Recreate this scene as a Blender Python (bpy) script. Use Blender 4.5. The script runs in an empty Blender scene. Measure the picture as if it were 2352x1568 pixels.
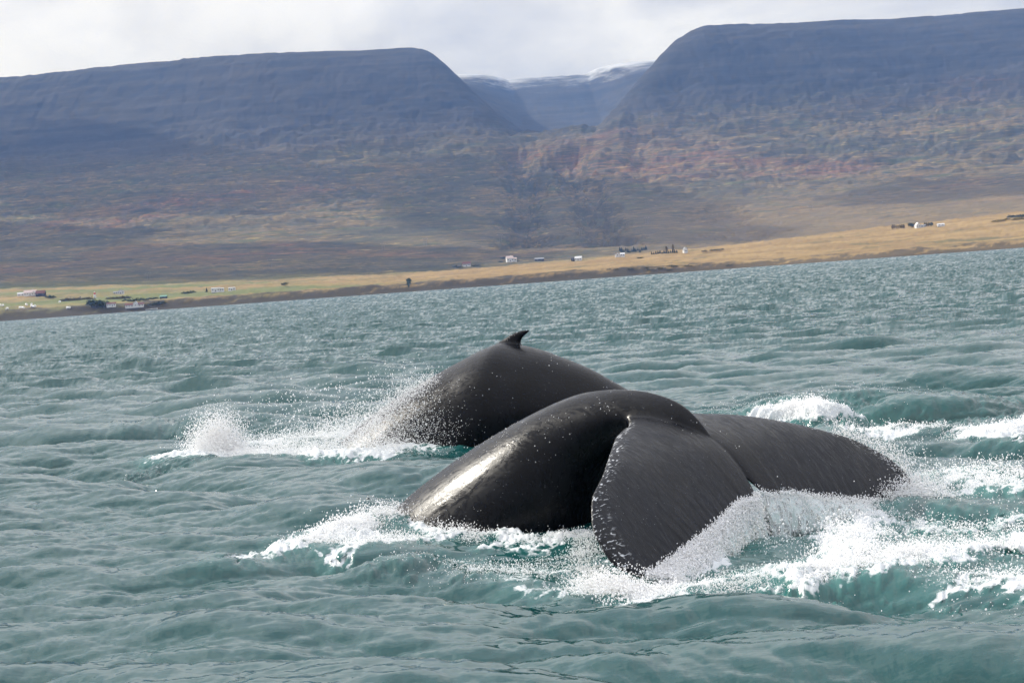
import bpy, bmesh, math, random
import numpy as np
from mathutils import Vector, Matrix

# ------------------------------------------------------------------ camera, sky, sun, exposure
sc = bpy.context.scene
F, TH, CX, CY, CAMZ = 4000.0, math.radians(4.11), 1176.0, 784.0, 2.5
PITCH = math.atan((784 - 646.5) * math.cos(TH) / F)
cp, sp, ct, st = math.cos(PITCH), math.sin(PITCH), math.cos(TH), math.sin(TH)
def tilt(v):
    return Vector((v[0], v[1] * cp + v[2] * sp, -v[1] * sp + v[2] * cp))
cam_d = bpy.data.cameras.new("camera"); cam = bpy.data.objects.new("camera", cam_d)
sc.collection.objects.link(cam)
right, up, fwd = tilt((ct, 0, -st)), tilt((st, 0, ct)), tilt((0, 1, 0))
cam.matrix_world = Matrix(((right.x, up.x, -fwd.x, 0), (right.y, up.y, -fwd.y, 0), (right.z, up.z, -fwd.z, CAMZ), (0, 0, 0, 1)))
cam_d.sensor_width = 36; cam_d.lens = F / 2352 * 36; cam_d.clip_start = 0.1; cam_d.clip_end = 40000
sc.camera = cam
sc.view_settings.view_transform = 'Standard'; sc.view_settings.look = 'None'
sc.view_settings.exposure = 0.2; sc.view_settings.gamma = 1
sc.render.engine = 'CYCLES'
sc.cycles.use_denoising = True
sc.cycles.max_bounces = 6; sc.cycles.diffuse_bounces = 3; sc.cycles.glossy_bounces = 3
sc.cycles.transmission_bounces = 4; sc.cycles.volume_bounces = 0; sc.cycles.transparent_max_bounces = 8
sc.cycles.sample_clamp_indirect = 4

SUN = Vector((-0.72, 0.47, 0.51)).normalized()
sun_d = bpy.data.lights.new("sun", 'SUN'); sun_d.energy = 4.8; sun_d.angle = math.radians(0.6); sun_d.color = (1, 0.965, 0.91)
sun = bpy.data.objects.new("sun", sun_d); sc.collection.objects.link(sun)
sun.rotation_euler = SUN.to_track_quat('Z', 'Y').to_euler()

W = bpy.data.worlds.new("World"); sc.world = W; W.use_nodes = True
def N(nt, kind, inputs=None, **kw):
    n = nt.nodes.new(kind)
    for k, v in kw.items(): setattr(n, k, v)
    for k, v in (inputs or {}).items():
        s = n.inputs[k]
        if hasattr(v, 'is_output') or isinstance(v, bpy.types.NodeSocket): nt.links.new(v, s)
        else: s.default_value = v
    return n
def MIX(nt, fac, a, b, blend='MIX'):
    n = nt.nodes.new('ShaderNodeMix'); n.data_type = 'RGBA'; n.blend_type = blend
    for i, v in ((0, fac), (6, a), (7, b)):
        s = n.inputs[i]
        if isinstance(v, bpy.types.NodeSocket): nt.links.new(v, s)
        else: s.default_value = v if i == 0 else (tuple(v) + (1,))[:4]
    return n.outputs[2]
def MATH(nt, op, a, b=0.0, c=0.0, clamp=False):
    n = nt.nodes.new('ShaderNodeMath'); n.operation = op; n.use_clamp = clamp
    for i, v in enumerate((a, b, c)):
        if isinstance(v, bpy.types.NodeSocket): nt.links.new(v, n.inputs[i])
        else: n.inputs[i].default_value = v
    return n.outputs[0]
def STEP(nt, v, a, b, lo=0.0, hi=1.0, smooth=True):
    n = nt.nodes.new('ShaderNodeMapRange'); n.interpolation_type = 'SMOOTHSTEP' if smooth else 'LINEAR'
    if isinstance(v, bpy.types.NodeSocket): nt.links.new(v, n.inputs[0])
    for i, q in enumerate((a, b, lo, hi)): n.inputs[i + 1].default_value = q
    return n.outputs[0]
def VSC(nt, v, s):
    n = nt.nodes.new('ShaderNodeVectorMath'); n.operation = 'MULTIPLY'
    nt.links.new(v, n.inputs[0]); n.inputs[1].default_value = s
    return n.outputs[0]
def NOISE(nt, vec, scale, detail=3.0, rough=0.55, dist=0.0, out=0):
    n = nt.nodes.new('ShaderNodeTexNoise')
    if vec is not None: nt.links.new(vec, n.inputs['Vector'])
    n.inputs['Scale'].default_value = scale; n.inputs['Detail'].default_value = detail
    n.inputs['Roughness'].default_value = rough; n.inputs['Distortion'].default_value = dist
    return n.outputs[out]

wt = W.node_tree; wt.nodes.clear()
sky = N(wt, 'ShaderNodeTexSky', sky_type='NISHITA', sun_disc=False)
sky.sun_elevation = math.asin(SUN.z); sky.sun_rotation = math.atan2(SUN.x, SUN.y)
sky.air_density = 1.2; sky.dust_density = 1.5
wc = N(wt, 'ShaderNodeTexCoord').outputs['Generated']
wv = VSC(wt, wc, (1.0, 1.0, 1.9))
n1 = NOISE(wt, wv, 5.5, 6, 0.56, 0.4)
n2 = NOISE(wt, wv, 1.3, 3, 0.5, 0.2)
cl = STEP(wt, MATH(wt, 'ADD', MATH(wt, 'MULTIPLY', n1, 0.65), MATH(wt, 'MULTIPLY', n2, 0.35)), 0.38, 0.60)
cloud = MIX(wt, cl, (4.7, 4.85, 5.7), (8.3, 8.3, 8.6))
skycol = MIX(wt, 0.9, sky.outputs[0], cloud)
wz = MATH(wt, 'MAXIMUM', N(wt, 'ShaderNodeSeparateXYZ', {0: wc}).outputs[2], 0.0)
over = MATH(wt, 'ADD', 0.79, MATH(wt, 'MULTIPLY', wz, 1.6))          # overcast sky brightens towards the zenith
skycol = MIX(wt, 1.0, skycol, N(wt, 'ShaderNodeCombineXYZ', {0: over, 1: over, 2: over}).outputs[0], 'MULTIPLY')
bg = N(wt, 'ShaderNodeBackground', {'Color': skycol, 'Strength': 0.1})
N(wt, 'ShaderNodeOutputWorld', {'Surface': bg.outputs[0]})

# ------------------------------------------------------------------ helpers
rng = np.random.default_rng(7)
col = sc.collection
def ray(x, y):
    dx, dy = x - CX, CY - y
    return tilt(((dx * ct + dy * st) / F, 1.0, (-dx * st + dy * ct) / F))
def at_z(x, y, z=0.0):
    r = ray(x, y); t = (z - CAMZ) / r.z
    return Vector((r.x * t, r.y * t, z))
def at_y(x, y, Y):
    r = ray(x, y); t = Y / r.y
    return Vector((r.x * t, Y, CAMZ + r.z * t))
def link(name, me, mat=None, parent=None, label=None, cat=None, group=None, kind=None):
    o = bpy.data.objects.new(name, me); col.objects.link(o)
    if mat is not None and me is not None and hasattr(me, 'materials') and not me.materials: me.materials.append(mat)
    if parent is not None: o.parent = parent
    for k, v in (('label', label), ('category', cat), ('group', group), ('kind', kind)):
        if v: o[k] = v
    return o
def grid_mesh(name, V, nr, nc, smooth=True):
    """V: (nr*nc,3) array of a row-major grid"""
    me = bpy.data.meshes.new(name)
    i = np.arange((nr - 1) * nc).reshape(nr - 1, nc)[:, :-1].ravel()
    q = np.stack([i, i + 1, i + nc + 1, i + nc], 1).astype(np.int32)
    me.vertices.add(len(V)); me.vertices.foreach_set('co', np.ascontiguousarray(V, np.float32).ravel())
    me.loops.add(q.size); me.loops.foreach_set('vertex_index', q.ravel())
    me.polygons.add(len(q)); me.polygons.foreach_set('loop_start', np.arange(0, q.size, 4, dtype=np.int32))
    if smooth: me.polygons.foreach_set('use_smooth', np.ones(len(q), bool))
    me.update(calc_edges=True)
    return me
def attr(me, name, arr, kind='FLOAT'):
    a = me.attributes.new(name, kind, 'POINT')
    a.data.foreach_set('value' if kind == 'FLOAT' else 'vector', np.ascontiguousarray(arr, np.float32).ravel())
def material(name):
    m = bpy.data.materials.new(name); m.use_nodes = True; m.node_tree.nodes.clear()
    return m, m.node_tree
def plain(name, colr, rough=0.8, spec=0.3, var=0.15, scale=3.0):
    m, nt = material(name)
    tc = N(nt, 'ShaderNodeTexCoord').outputs['Object']
    n = NOISE(nt, tc, scale, 4)
    c = MIX(nt, n, tuple(v * (1 - var) for v in colr), tuple(min(1, v * (1 + var)) for v in colr))
    b = N(nt, 'ShaderNodeBsdfPrincipled', {'Base Color': c, 'Roughness': rough, 'Specular IOR Level': spec})
    N(nt, 'ShaderNodeOutputMaterial', {'Surface': b.outputs[0]})
    return m
class Field:
    """periodic power-law random field"""
    def __init__(self, n=512, beta=2.0, seed=0, kmin=2, kmax=1e9):
        r = np.random.default_rng(seed)
        k = np.fft.fftfreq(n) * n
        kk = np.hypot(*np.meshgrid(k, k)); kk[0, 0] = 1
        s = kk ** (-(beta + 1) / 2) * (kk >= kmin) * (kk <= kmax); s[0, 0] = 0
        f = np.fft.ifft2(np.fft.fft2(r.standard_normal((n, n))) * s).real
        self.f = (f / f.std()).astype(np.float32); self.n = n
    def __call__(self, u, v):
        return bil(self.f, u * self.n, v * self.n)
def bil(f, u, v):
    n = f.shape[0]
    iu = np.floor(u).astype(np.int64); iv = np.floor(v).astype(np.int64)
    fu = (u - iu).astype(np.float32); fv = (v - iv).astype(np.float32)
    a, b, c, d = iu % n, iv % n, (iu + 1) % n, (iv + 1) % n
    return (f[b, a] * (1 - fu) + f[b, c] * fu) * (1 - fv) + (f[d, a] * (1 - fu) + f[d, c] * fu) * fv
def sstep(x, a, b):
    t = np.clip((x - a) / (b - a), 0, 1); return t * t * (3 - 2 * t)
def pch(xs, pts):
    """monotone cubic through pts"""
    px = np.array([p[0] for p in pts], float); py = np.array([p[1] for p in pts], float)
    h = np.diff(px); d = np.diff(py) / h; m = np.zeros(len(px))
    for i in range(1, len(px) - 1):
        if d[i - 1] * d[i] > 0:
            w1, w2 = 2 * h[i] + h[i - 1], h[i] + 2 * h[i - 1]
            m[i] = (w1 + w2) / (w1 / d[i - 1] + w2 / d[i])
    m[0], m[-1] = d[0], d[-1]
    xs = np.clip(xs, px[0], px[-1]); i = np.clip(np.searchsorted(px, xs) - 1, 0, len(h) - 1)
    t = (xs - px[i]) / h[i]
    return (py[i] * (1 + 2 * t) * (1 - t) ** 2 + m[i] * h[i] * t * (1 - t) ** 2 + py[i + 1] * t * t * (3 - 2 * t) + m[i + 1] * h[i] * t * t * (t - 1))

# ------------------------------------------------------------------ terrain
SHORE = 1500.0
fA, fB, fC = Field(512, 2.2, 11), Field(512, 1.6, 12), Field(512, 1.9, 13)
sky_l = [(-420, 192), (0, 175), (230, 150), (440, 133), (610, 123), (850, 117), (945, 110), (1300, 88)]
sky_r = [(1100, 95), (1560, 78), (1620, 62), (1900, 46), (2050, 42), (2352, 20), (2800, -10)]
def sky_table(pts, Y):
    t = []
    for p in pts:
        q = at_y(p[0], p[1], Y); t.append((q.x / Y, q.z))
    return t
YL, YR = 5200.0, 5000.0
TL, TR = sky_table(sky_l, YL), sky_table(sky_r, YR)
AV0 = at_y(1285, 300, 5000).x / 5000         # valley axis
def plain_h(a, y):
    e = np.interp(a, [-0.42, -0.3, -0.24, -0.17, -0.06, 0.03, 0.10, 0.2, 0.3, 0.42], [80, 66, 56, 44, 30, 32, 40, 58, 76, 84]) / 4000.0
    right_ = sstep(a, 0.06, 0.16)
    t = np.clip((y - SHORE) / 900.0, 0, 1.0)
    z = (e * 2400) * t ** 0.8
    zr = np.where(y < 2050, (e * 2050) * np.clip((y - SHORE) / 550, 0, 1) ** 0.75, e * 2050 - (y - 2050) * 0.012)
    z = z * (1 - right_) + zr * right_
    bank = 6.5 * sstep(y, SHORE, SHORE + 22) * (1 - 0.45 * right_)
    return z * (0.75 + 0.25 * sstep(y, SHORE + 60, SHORE + 400)) + bank
def terrain_h(x, y):
    a = x / y
    p0 = plain_h(a, np.minimum(y, 2700))
    hl = np.interp(a, [p[0] for p in TL], [p[1] for p in TL]); hr = np.interp(a, [p[0] for p in TR], [p[1] for p in TR])
    m = sstep(a, AV0 - 0.02, AV0 + 0.02)
    Hp = hl * (1 - m) + hr * m; Ye = YL * (1 - m) + YR * m
    wob = 40 * np.sin(x / 430 + 1.2) + 22 * np.sin(x / 171 + y / 900) + fB(x / 2400, y / 2400) * 5
    yb = 2330 + 120 * np.sin(x / 620 + 0.6) + 60 * np.sin(x / 287)
    t = np.clip((y + wob * 0.8 - yb) / (Ye - yb), 0, 1.06)
    prof = pch(t, [(0, 0), (0.12, 0.028), (0.3, 0.10), (0.5, 0.225), (0.62, 0.335), (0.72, 0.47), (0.82, 0.655), (0.91, 0.86), (0.965, 0.965), (1.0, 1.0), (1.06, 1.0)])
    front = p0 + (Hp - p0) * prof
    front = np.maximum(front, pch(y, [(1000, 0), (5600, 560), (6700, 805), (7200, 822), (9000, 830)]) * (y > 5600))
    # hanging valley cut between the two table mountains
    xv = (AV0 + 0.006) * y + 40 * np.sin(y / 700)
    floor = pch(y, [(3600, 290), (4300, 352), (4700, 395), (5200, 430), (5700, 490), (6200, 610), (6600, 762), (6800, 800), (9000, 815)])
    dv = np.where(y > 4900, (x - xv) * 4900 / y, x - xv)
    side = np.where(dv < 0, np.maximum(-dv - 160, 0) * 0.95, np.maximum(dv - 60, 0) * 1.08)
    side = side + 0.0011 * np.maximum(np.abs(dv) - 190, 0) ** 2
    val = floor + side
    k = 30.0
    h = -k * np.log(np.exp(-np.clip(front / k, -60, 60)) + np.exp(-np.clip(val / k, -60, 60)) + 1e-30)
    # relief
    up_ = sstep(h, 60, 220); hi = sstep(h, 380, 560)
    hum = fB(x / 3000, y / 1700) * 6.0 + fC(x / 1300 + .2, y / 420) * 3.6
    h = h + hum * up_ * (1 - 0.9 * hi) * (1 - sstep(t, 0.86, 0.97))
    edge = (1 - sstep(t, 0.99, 1.02) * sstep(val - front, 0, 60))
    # terraced basalt steps high up
    ph = h / 38.0 + fA(x / 4000, y / 4000) * 0.5
    h = h + hi * edge * (np.sin(ph * 6.283) * 1.3)
    ph2 = h / 17.0 + fA(x / 3000 + .5, y / 3000) * 0.7
    h = h + up_ * (1 - hi) * np.sin(ph2 * 6.283) * 1.6
    # gullies running down the slopes
    g = fB(x / 1500 + 0.11, y / 14000)
    h = h - hi * edge * np.maximum(g, 0) * 1.5
    for pts, dep, w in GUL:
        d = np.full(x.shape, 1e9)
        for (x0, y0), (x1, y1) in zip(pts[:-1], pts[1:]):
            dx, dy = x1 - x0, y1 - y0; L = dx * dx + dy * dy
            q = np.clip(((x - x0) * dx + (y - y0) * dy) / L, 0, 1)
            d = np.minimum(d, np.hypot(x - x0 - q * dx, y - y0 - q * dy))
        d = np.abs(d + fB(x / 900, y / 900) * w * 0.4)
        h = h - dep * np.exp(-(d / w) ** 2)
    # coastal plain detail
    lowm = (1 - up_) * sstep(y, SHORE + 25, SHORE + 120)
    h = h + lowm * (fC(x / 800, y / 500) * 1.1)
    h = h + (1 - up_) * sstep(y, SHORE - 5, SHORE + 20) * fC(x / 160, y / 120) * 0.5
    h = np.where(y < SHORE, -0.9 + 0 * h, h)
    # tilted cliff corner steps
    return h
def ax(px, py, Y): 
    q = at_y(px, py, Y); return (q.x, Y)
GUL = [([ax(1455, 300, 4500), ax(1468, 345, 4150), ax(1462, 380, 3900)], 12, 22),
       ([ax(1180, 350, 4350), ax(1205, 400, 4000), ax(1195, 470, 3500), ax(1205, 545, 2900)], 34, 34),
       ([ax(1300, 380, 4250), ax(1340, 430, 3800), ax(1385, 510, 3100), ax(1410, 545, 2800)], 36, 34),
       ([ax(1700, 520, 2900), ax(1660, 470, 3400)], 10, 40)]
def build_terrain():
    a = np.concatenate([np.linspace(-0.9, -0.36, 60)[:-1], np.linspace(-0.36, 0.36, 830), np.linspace(0.36, 0.9, 60)[1:]])
    y = np.concatenate([[1380], np.linspace(SHORE - 12, SHORE + 60, 26), np.linspace(SHORE + 64, 2500, 85)[1:], np.linspace(2500, 5300, 250)[1:], np.linspace(5300, 6900, 70)[1:], np.linspace(6900, 8600, 10)[1:]])
    Y, A = np.meshgrid(y, a, indexing='ij')
    X = A * Y
    H = terrain_h(X, Y)
    V = np.stack([X, Y, H], -1).reshape(-1, 3)
    me = grid_mesh('terrain', V, len(y), len(a))
    return me, X, Y, H
ter_me, tX, tY, tH = build_terrain()
# colour of the ground cover, by place
m_ter, nt = material('heath_and_rock')
geo = N(nt, 'ShaderNodeNewGeometry'); P = geo.outputs['Position']
sep = N(nt, 'ShaderNodeSeparateXYZ', {0: P}); pz = sep.outputs[2]; py_ = sep.outputs[1]; px_ = sep.outputs[0]
nz = N(nt, 'ShaderNodeSeparateXYZ', {0: geo.outputs['Normal']}).outputs[2]
Pl = VSC(nt, P, (0.0035, 0.006, 0.02)); Ps = VSC(nt, P, (0.007, 0.03, 0.09))
na = NOISE(nt, Pl, 1.0, 6, 0.62, 0.6); nb = NOISE(nt, Ps, 1.0, 5, 0.65, 0.4); nc_ = NOISE(nt, VSC(nt, P, (0.0018, 0.0022, 0.006)), 1.0, 4, 0.55)
heath = MIX(nt, STEP(nt, na, 0.38, 0.62), (0.068, 0.058, 0.034), (0.150, 0.108, 0.050))
heath = MIX(nt, STEP(nt, nb, 0.50, 0.68), heath, (0.075, 0.082, 0.034))
heath = MIX(nt, MATH(nt, 'MULTIPLY', STEP(nt, nc_, 0.55, 0.7), STEP(nt, nb, 0.42, 0.58)), heath, (0.155, 0.080, 0.042))
heath = MIX(nt, STEP(nt, nb, 0.42, 0.28), heath, (0.045, 0.042, 0.034))
nf = NOISE(nt, VSC(nt, P, (0.022, 0.07, 0.24)), 1.0, 4, 0.65, 0.3)
heath = MIX(nt, STEP(nt, nf, 0.40, 0.66, 0.0, 0.75), heath, (0.032, 0.036, 0.026))
heath = MIX(nt, STEP(nt, nf, 0.42, 0.26, 0.0, 0.55), heath, (0.40, 0.31, 0.12))
strata = NOISE(nt, VSC(nt, P, (0.0009, 0.0009, 0.075)), 1.0, 5, 0.7, 0.2)
rock = MIX(nt, STEP(nt, MATH(nt, 'ADD', MATH(nt, 'MULTIPLY', strata, 0.4), MATH(nt, 'MULTIPLY', na, 0.6)), 0.38, 0.62), (0.018, 0.019, 0.022), (0.042, 0.039, 0.037))
alt = MATH(nt, 'ADD', pz, MATH(nt, 'MULTIPLY', MATH(nt, 'SUBTRACT', na, 0.5), 260))
heath = MIX(nt, MATH(nt, 'MULTIPLY', STEP(nt, alt, 190, 40, 0.0, 0.5), STEP(nt, px_, 0, 500)), heath, (0.19, 0.135, 0.065))
slope_c = MIX(nt, STEP(nt, alt, 300, 470), heath, rock)
# coastal strip: dry grass, hay fields, dark shingle bank
dry = MIX(nt, STEP(nt, nb, 0.4, 0.65), (0.20, 0.135, 0.060), (0.27, 0.19, 0.085))
dry = MIX(nt, STEP(nt, NOISE(nt, VSC(nt, P, (0.006, 0.02, 0.0)), 1.0, 5, 0.6), 0.52, 0.66), dry, (0.125, 0.105, 0.050))
fld = N(nt, 'ShaderNodeAttribute', attribute_name='field').outputs['Fac']
dry = MIX(nt, fld, dry, MIX(nt, nb, (0.085, 0.100, 0.040), (0.150, 0.160, 0.060)))
dk = N(nt, 'ShaderNodeAttribute', attribute_name='bankdark').outputs['Fac']
dry = MIX(nt, dk, dry, MIX(nt, nb, (0.028, 0.026, 0.022), (0.075, 0.062, 0.042)))
co = N(nt, 'ShaderNodeAttribute', attribute_name='coast').outputs['Fac']
c = MIX(nt, co, slope_c, dry)
snow = MATH(nt, 'MULTIPLY', STEP(nt, MATH(nt, 'ADD', pz, MATH(nt, 'MULTIPLY', MATH(nt, 'SUBTRACT', NOISE(nt, VSC(nt, P, (0.004, 0.004, 0.02)), 1.0, 6, 0.75), 0.5), 300)), 705, 815), STEP(nt, py_, 6150, 6400))
c = MIX(nt, MATH(nt, 'MULTIPLY', snow, 0.6), c, (0.60, 0.63, 0.68))
b = N(nt, 'ShaderNodeBsdfPrincipled', {'Base Color': c, 'Roughness': 0.95, 'Specular IOR Level': 0.1})
N(nt, 'ShaderNodeOutputMaterial', {'Surface': b.outputs[0]})
tA = tX / tY
coast_m = (1 - sstep(tY, 2150, 2420)) * (1 - sstep(tH, 45, 80) * (1 - sstep(tA, .1, .2)))
right_ = sstep(tA, 0.06, 0.16)
coast_m = coast_m * (1 - right_) + right_ * (1 - sstep(tY + 60 * fC(tX / 700, tY / 700), 2150, 2300))
stripe = np.sin((tY + 0.12 * tX) / 47.0 + 1.5 * np.sin(tX / 310)) + 0.8 * np.sin(tX / 170.0 + tY / 400)
field_m = sstep(stripe, 0.5, 0.75) * (1 - sstep(tA, 0.04, 0.06)) * sstep(tY, SHORE + 70, SHORE + 90)
field_m = np.maximum(field_m, 0.62 * (1 - sstep(tA, -0.16, -0.03)) * sstep(fC(tX / 900, tY / 260), -1.2, 0.6))
field_m = np.maximum(field_m, sstep(tY, 2150, 2250) * (1 - sstep(tA, 0.0, 0.08)) * 0.75)
bank_m = (1 - sstep(tY + 10 * fC(tX / 120, tY / 60), SHORE + 14, SHORE + 30 + 18 * (1 - right_))) * (1 - 0.25 * right_)
attr(ter_me, 'coast', coast_m); attr(ter_me, 'field', field_m); attr(ter_me, 'bankdark', bank_m)
terrain = link('terrain', ter_me, m_ter, label='heath-covered table mountains and farmed shore across the fjord', kind='structure')

# ------------------------------------------------------------------ sea
def ocean_tile(n, L, Hs, lp, lmin, lmax, wind, spread, seed):
    r = np.random.default_rng(seed)
    k1 = np.fft.fftfreq(n, L / n) * 2 * np.pi
    kx, ky = np.meshgrid(k1, k1)
    k = np.hypot(kx, ky); k[0, 0] = 1
    kp = 2 * np.pi / lp
    S = np.exp(-0.74 * (kp / k) ** 2) / k ** 4
    lam = 2 * np.pi / k
    S *= (lam > lmin) * (lam < lmax)
    cs = (kx * wind[0] + ky * wind[1]) / k
    S *= (np.clip(cs, 0, 1) ** spread + 0.06 * np.abs(cs) ** 2 + 0.008)
    S[0, 0] = 0
    h = np.fft.fft2(r.standard_normal((n, n))) * np.sqrt(S)
    f = lambda q: np.fft.ifft2(q).real
    z = f(h); sc_ = Hs / 4 / z.std()
    out = [z, f(1j * kx * h), f(1j * ky * h), f(-1j * kx / k * h), f(-1j * ky / k * h)]
    return [(o * sc_).astype(np.float32) for o in out], L
wd = np.array([-0.34, -0.94]); wd /= np.linalg.norm(wd)
TILES = [(ocean_tile(512, 67.0, 0.39, 3.4, 0.8, 30, wd, 9, 1), 1.45),
         (ocean_tile(512, 17.3, 0.050, 0.9, 0.14, 1.0, np.array([-0.22, -0.975]), 7, 2), 1.2),
         (ocean_tile(512, 5.1, 0.016, 0.35, 0.03, 0.30, np.array([-0.5, -0.87]), 1, 3), 0.5)]
def sea_sample(x, y):
    z = 0; sx = 0; sy = 0; dx = 0; dy = 0
    for i, ((t, L), chop) in enumerate(TILES):
        n = t[0].shape[0]
        c, s = math.cos(0.3 * i), math.sin(0.3 * i)
        u, v = x / L * n, y / L * n
        g = [bil(q, u, v) for q in t]
        z = z + g[0]; sx = sx + g[1]; sy = sy + g[2]; dx = dx + chop * g[3]; dy = dy + chop * g[4]
    return z, sx, sy, dx, dy
#--LOCAL--
# local disturbance of the sea round the whales: ridges of piled-up, foaming water
# (points as seen on the water plane, radius m, foam, aeration, height m)
STIR = [
 ([(445, 1056), (620, 1058), (800, 1050), (940, 1042)], 0.42, 1.0, 0.7, 0.10),
 ([(620, 1030), (760, 1010), (870, 990)], 0.55, 0.75, 0.6, 0.10),
 ([(305, 1082), (440, 1070)], 0.22, 0.42, 0.0, 0.08),
 ([(530, 1292), (700, 1262)], 0.30, 0.72, 0.3, 0.03),
 ([(690, 1268), (830, 1228), (950, 1200)], 0.30, 0.85, 0.6, 0.09),
 ([(820, 1265), (960, 1245)], 0.30, 0.85, 0.6, 0.06),
 ([(950, 1205), (1070, 1232), (1110, 1245)], 0.22, 0.80, 0.6, 0.05),
 ([(1090, 1245), (1200, 1255), (1300, 1250)], 0.22, 0.50, 0.3, 0.0),
 ([(1200, 1246), (1270, 1238), (1350, 1225)], 0.16, 0.80, 0.7, 0.03),
 ([(980, 1300), (1150, 1305), (1350, 1300)], 0.40, 0.55, 0.4, 0.0),
 ([(1230, 1335), (1360, 1330)], 0.30, 0.60, 0.4, 0.02),
 ([(1360, 1335), (1430, 1355), (1485, 1357)], 0.20, 0.95, 0.8, 0.02),
 ([(1505, 1350), (1600, 1300), (1690, 1235), (1745, 1180)], 0.13, 0.95, 0.9, 0.02),
 ([(1560, 1350), (1700, 1340), (1790, 1325)], 0.30, 0.66, 0.7, 0.03),
 ([(1740, 1185), (1860, 1180), (2010, 1185)], 0.32, 0.85, 1.0, 0.06),
 ([(1700, 1290), (1800, 1260), (1900, 1250)], 0.80, 0.22, 0.55, -0.03),
 ([(1850, 1345), (1960, 1318), (2130, 1290)], 0.26, 0.84, 0.9, 0.09),
 ([(1945, 1225), (1945, 1300)], 0.24, 0.80, 0.9, 0.10),
 ([(1960, 1235), (2080, 1262), (2160, 1285)], 0.30, 0.62, 0.9, 0.06),
 ([(2000, 1185), (2180, 1190), (2360, 1185)], 0.36, 0.60, 0.8, 0.05),
 ([(2150, 1140), (2260, 1130), (2420, 1135)], 0.34, 0.66, 0.8, 0.09),
 ([(2090, 1240), (2250, 1230), (2420, 1225)], 0.60, 0.42, 0.6, 0.0),
 ([(2160, 1275), (2280, 1262), (2420, 1255)], 0.30, 0.85, 0.8, 0.10),
 ([(2170, 1320), (2420, 1315)], 0.35, 0.42, 0.5, 0.0),
 ([(2200, 1345), (2420, 1355)], 0.22, 0.80, 0.5, 0.03),
 ([(1765, 985), (1830, 985), (1930, 995)], 0.55, 1.0, 0.9, 0.42),
 ([(1960, 1008), (2120, 1010), (2310, 1012), (2420, 990)], 0.30, 0.85, 0.5, 0.04),
 ([(2300, 1008), (2420, 985)], 0.45, 0.8, 0.5, 0.16),
 ([(1800, 968), (2000, 962), (2230, 972)], 1.10, 0.0, 0.15, 0.30),
 ([(1600, 965), (1760, 972)], 0.60, 0.15, 0.2, 0.16),
 ([(380, 985), (500, 985)], 0.90, 0.0, 0.10, 0.26),
 ([(930, 1318), (1000, 1322)], 0.35, 0.0, 0.0, 0.10),
 ([(1370, 1325), (1470, 1345)], 0.55, 0.0, 0.0, -0.07),
 ([(2050, 1150), (2140, 1150)], 0.55, 0.0, 0.0, -0.06),
]
STIR = [([at_z(*p).xy for p in pts], r, f, a_, h) for pts, r, f, a_, h in STIR]
fW1, fW2 = Field(256, 1.6, 31), Field(256, 1.0, 32)
def seg_d(x, y, pts):
    d = np.full(x.shape, 1e9, np.float32)
    for p0, p1 in zip(pts[:-1], pts[1:]):
        dx, dy = p1[0] - p0[0], p1[1] - p0[1]; L = dx * dx + dy * dy
        q = np.clip(((x - p0[0]) * dx + (y - p0[1]) * dy) / L, 0, 1)
        d = np.minimum(d, np.hypot(x - p0[0] - q * dx, y - p0[1] - q * dy))
    return d
def local_sea(x, y):
    z = np.zeros(x.shape, np.float32); foam = z.copy(); aer = z.copy(); damp = z + 1
    sel = (np.abs(x) < 9) & (y > 11) & (y < 36)
    xs, ys = x[sel], y[sel]
    wx = xs + fW1(xs / 6, ys / 6) * 0.13; wy = ys + fW1(ys / 6 + .4, xs / 6) * 0.22
    zz, ff, aa = 0 * xs, 0 * xs, 0 * xs
    for pts, r, f, a_, h in STIR:
        d = seg_d(wx, wy, pts)
        zz = np.maximum(zz, h * np.exp(-(d / r) ** 2)) if h > 0 else zz + h * np.exp(-(d / r) ** 2)
        ff = np.maximum(ff, f * (1 - sstep(d, 0.35 * r, 1.5 * r)))
        aa = np.maximum(aa, a_ * (1 - sstep(d, 0.4 * r, 2.2 * r)))
    # froth has its own rough relief
    zz = zz + sstep(ff, 0.35, 0.9) * (fW1(xs / 2.6, ys / 2.6) * 0.02 + fW2(xs / 9, ys / 9) * 0.006)
    # fine whitecaps are left to the open sea; slick water inside the whales' footprint
    dm = (1 - 0.5 * np.exp(-(np.hypot(xs - 0.6, (ys - 17.0)) / 1.8) ** 2)) * (1 - 0.65 * np.exp(-(np.hypot(xs - 2.4, (ys - 15.6)) / 2.2) ** 2))
    dm = dm * (1 - 0.5 * sstep(ff, 0.3, 0.9))
    z[sel], foam[sel], aer[sel], damp[sel] = zz, ff, aa, dm
    return z, foam, aer, damp
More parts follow.
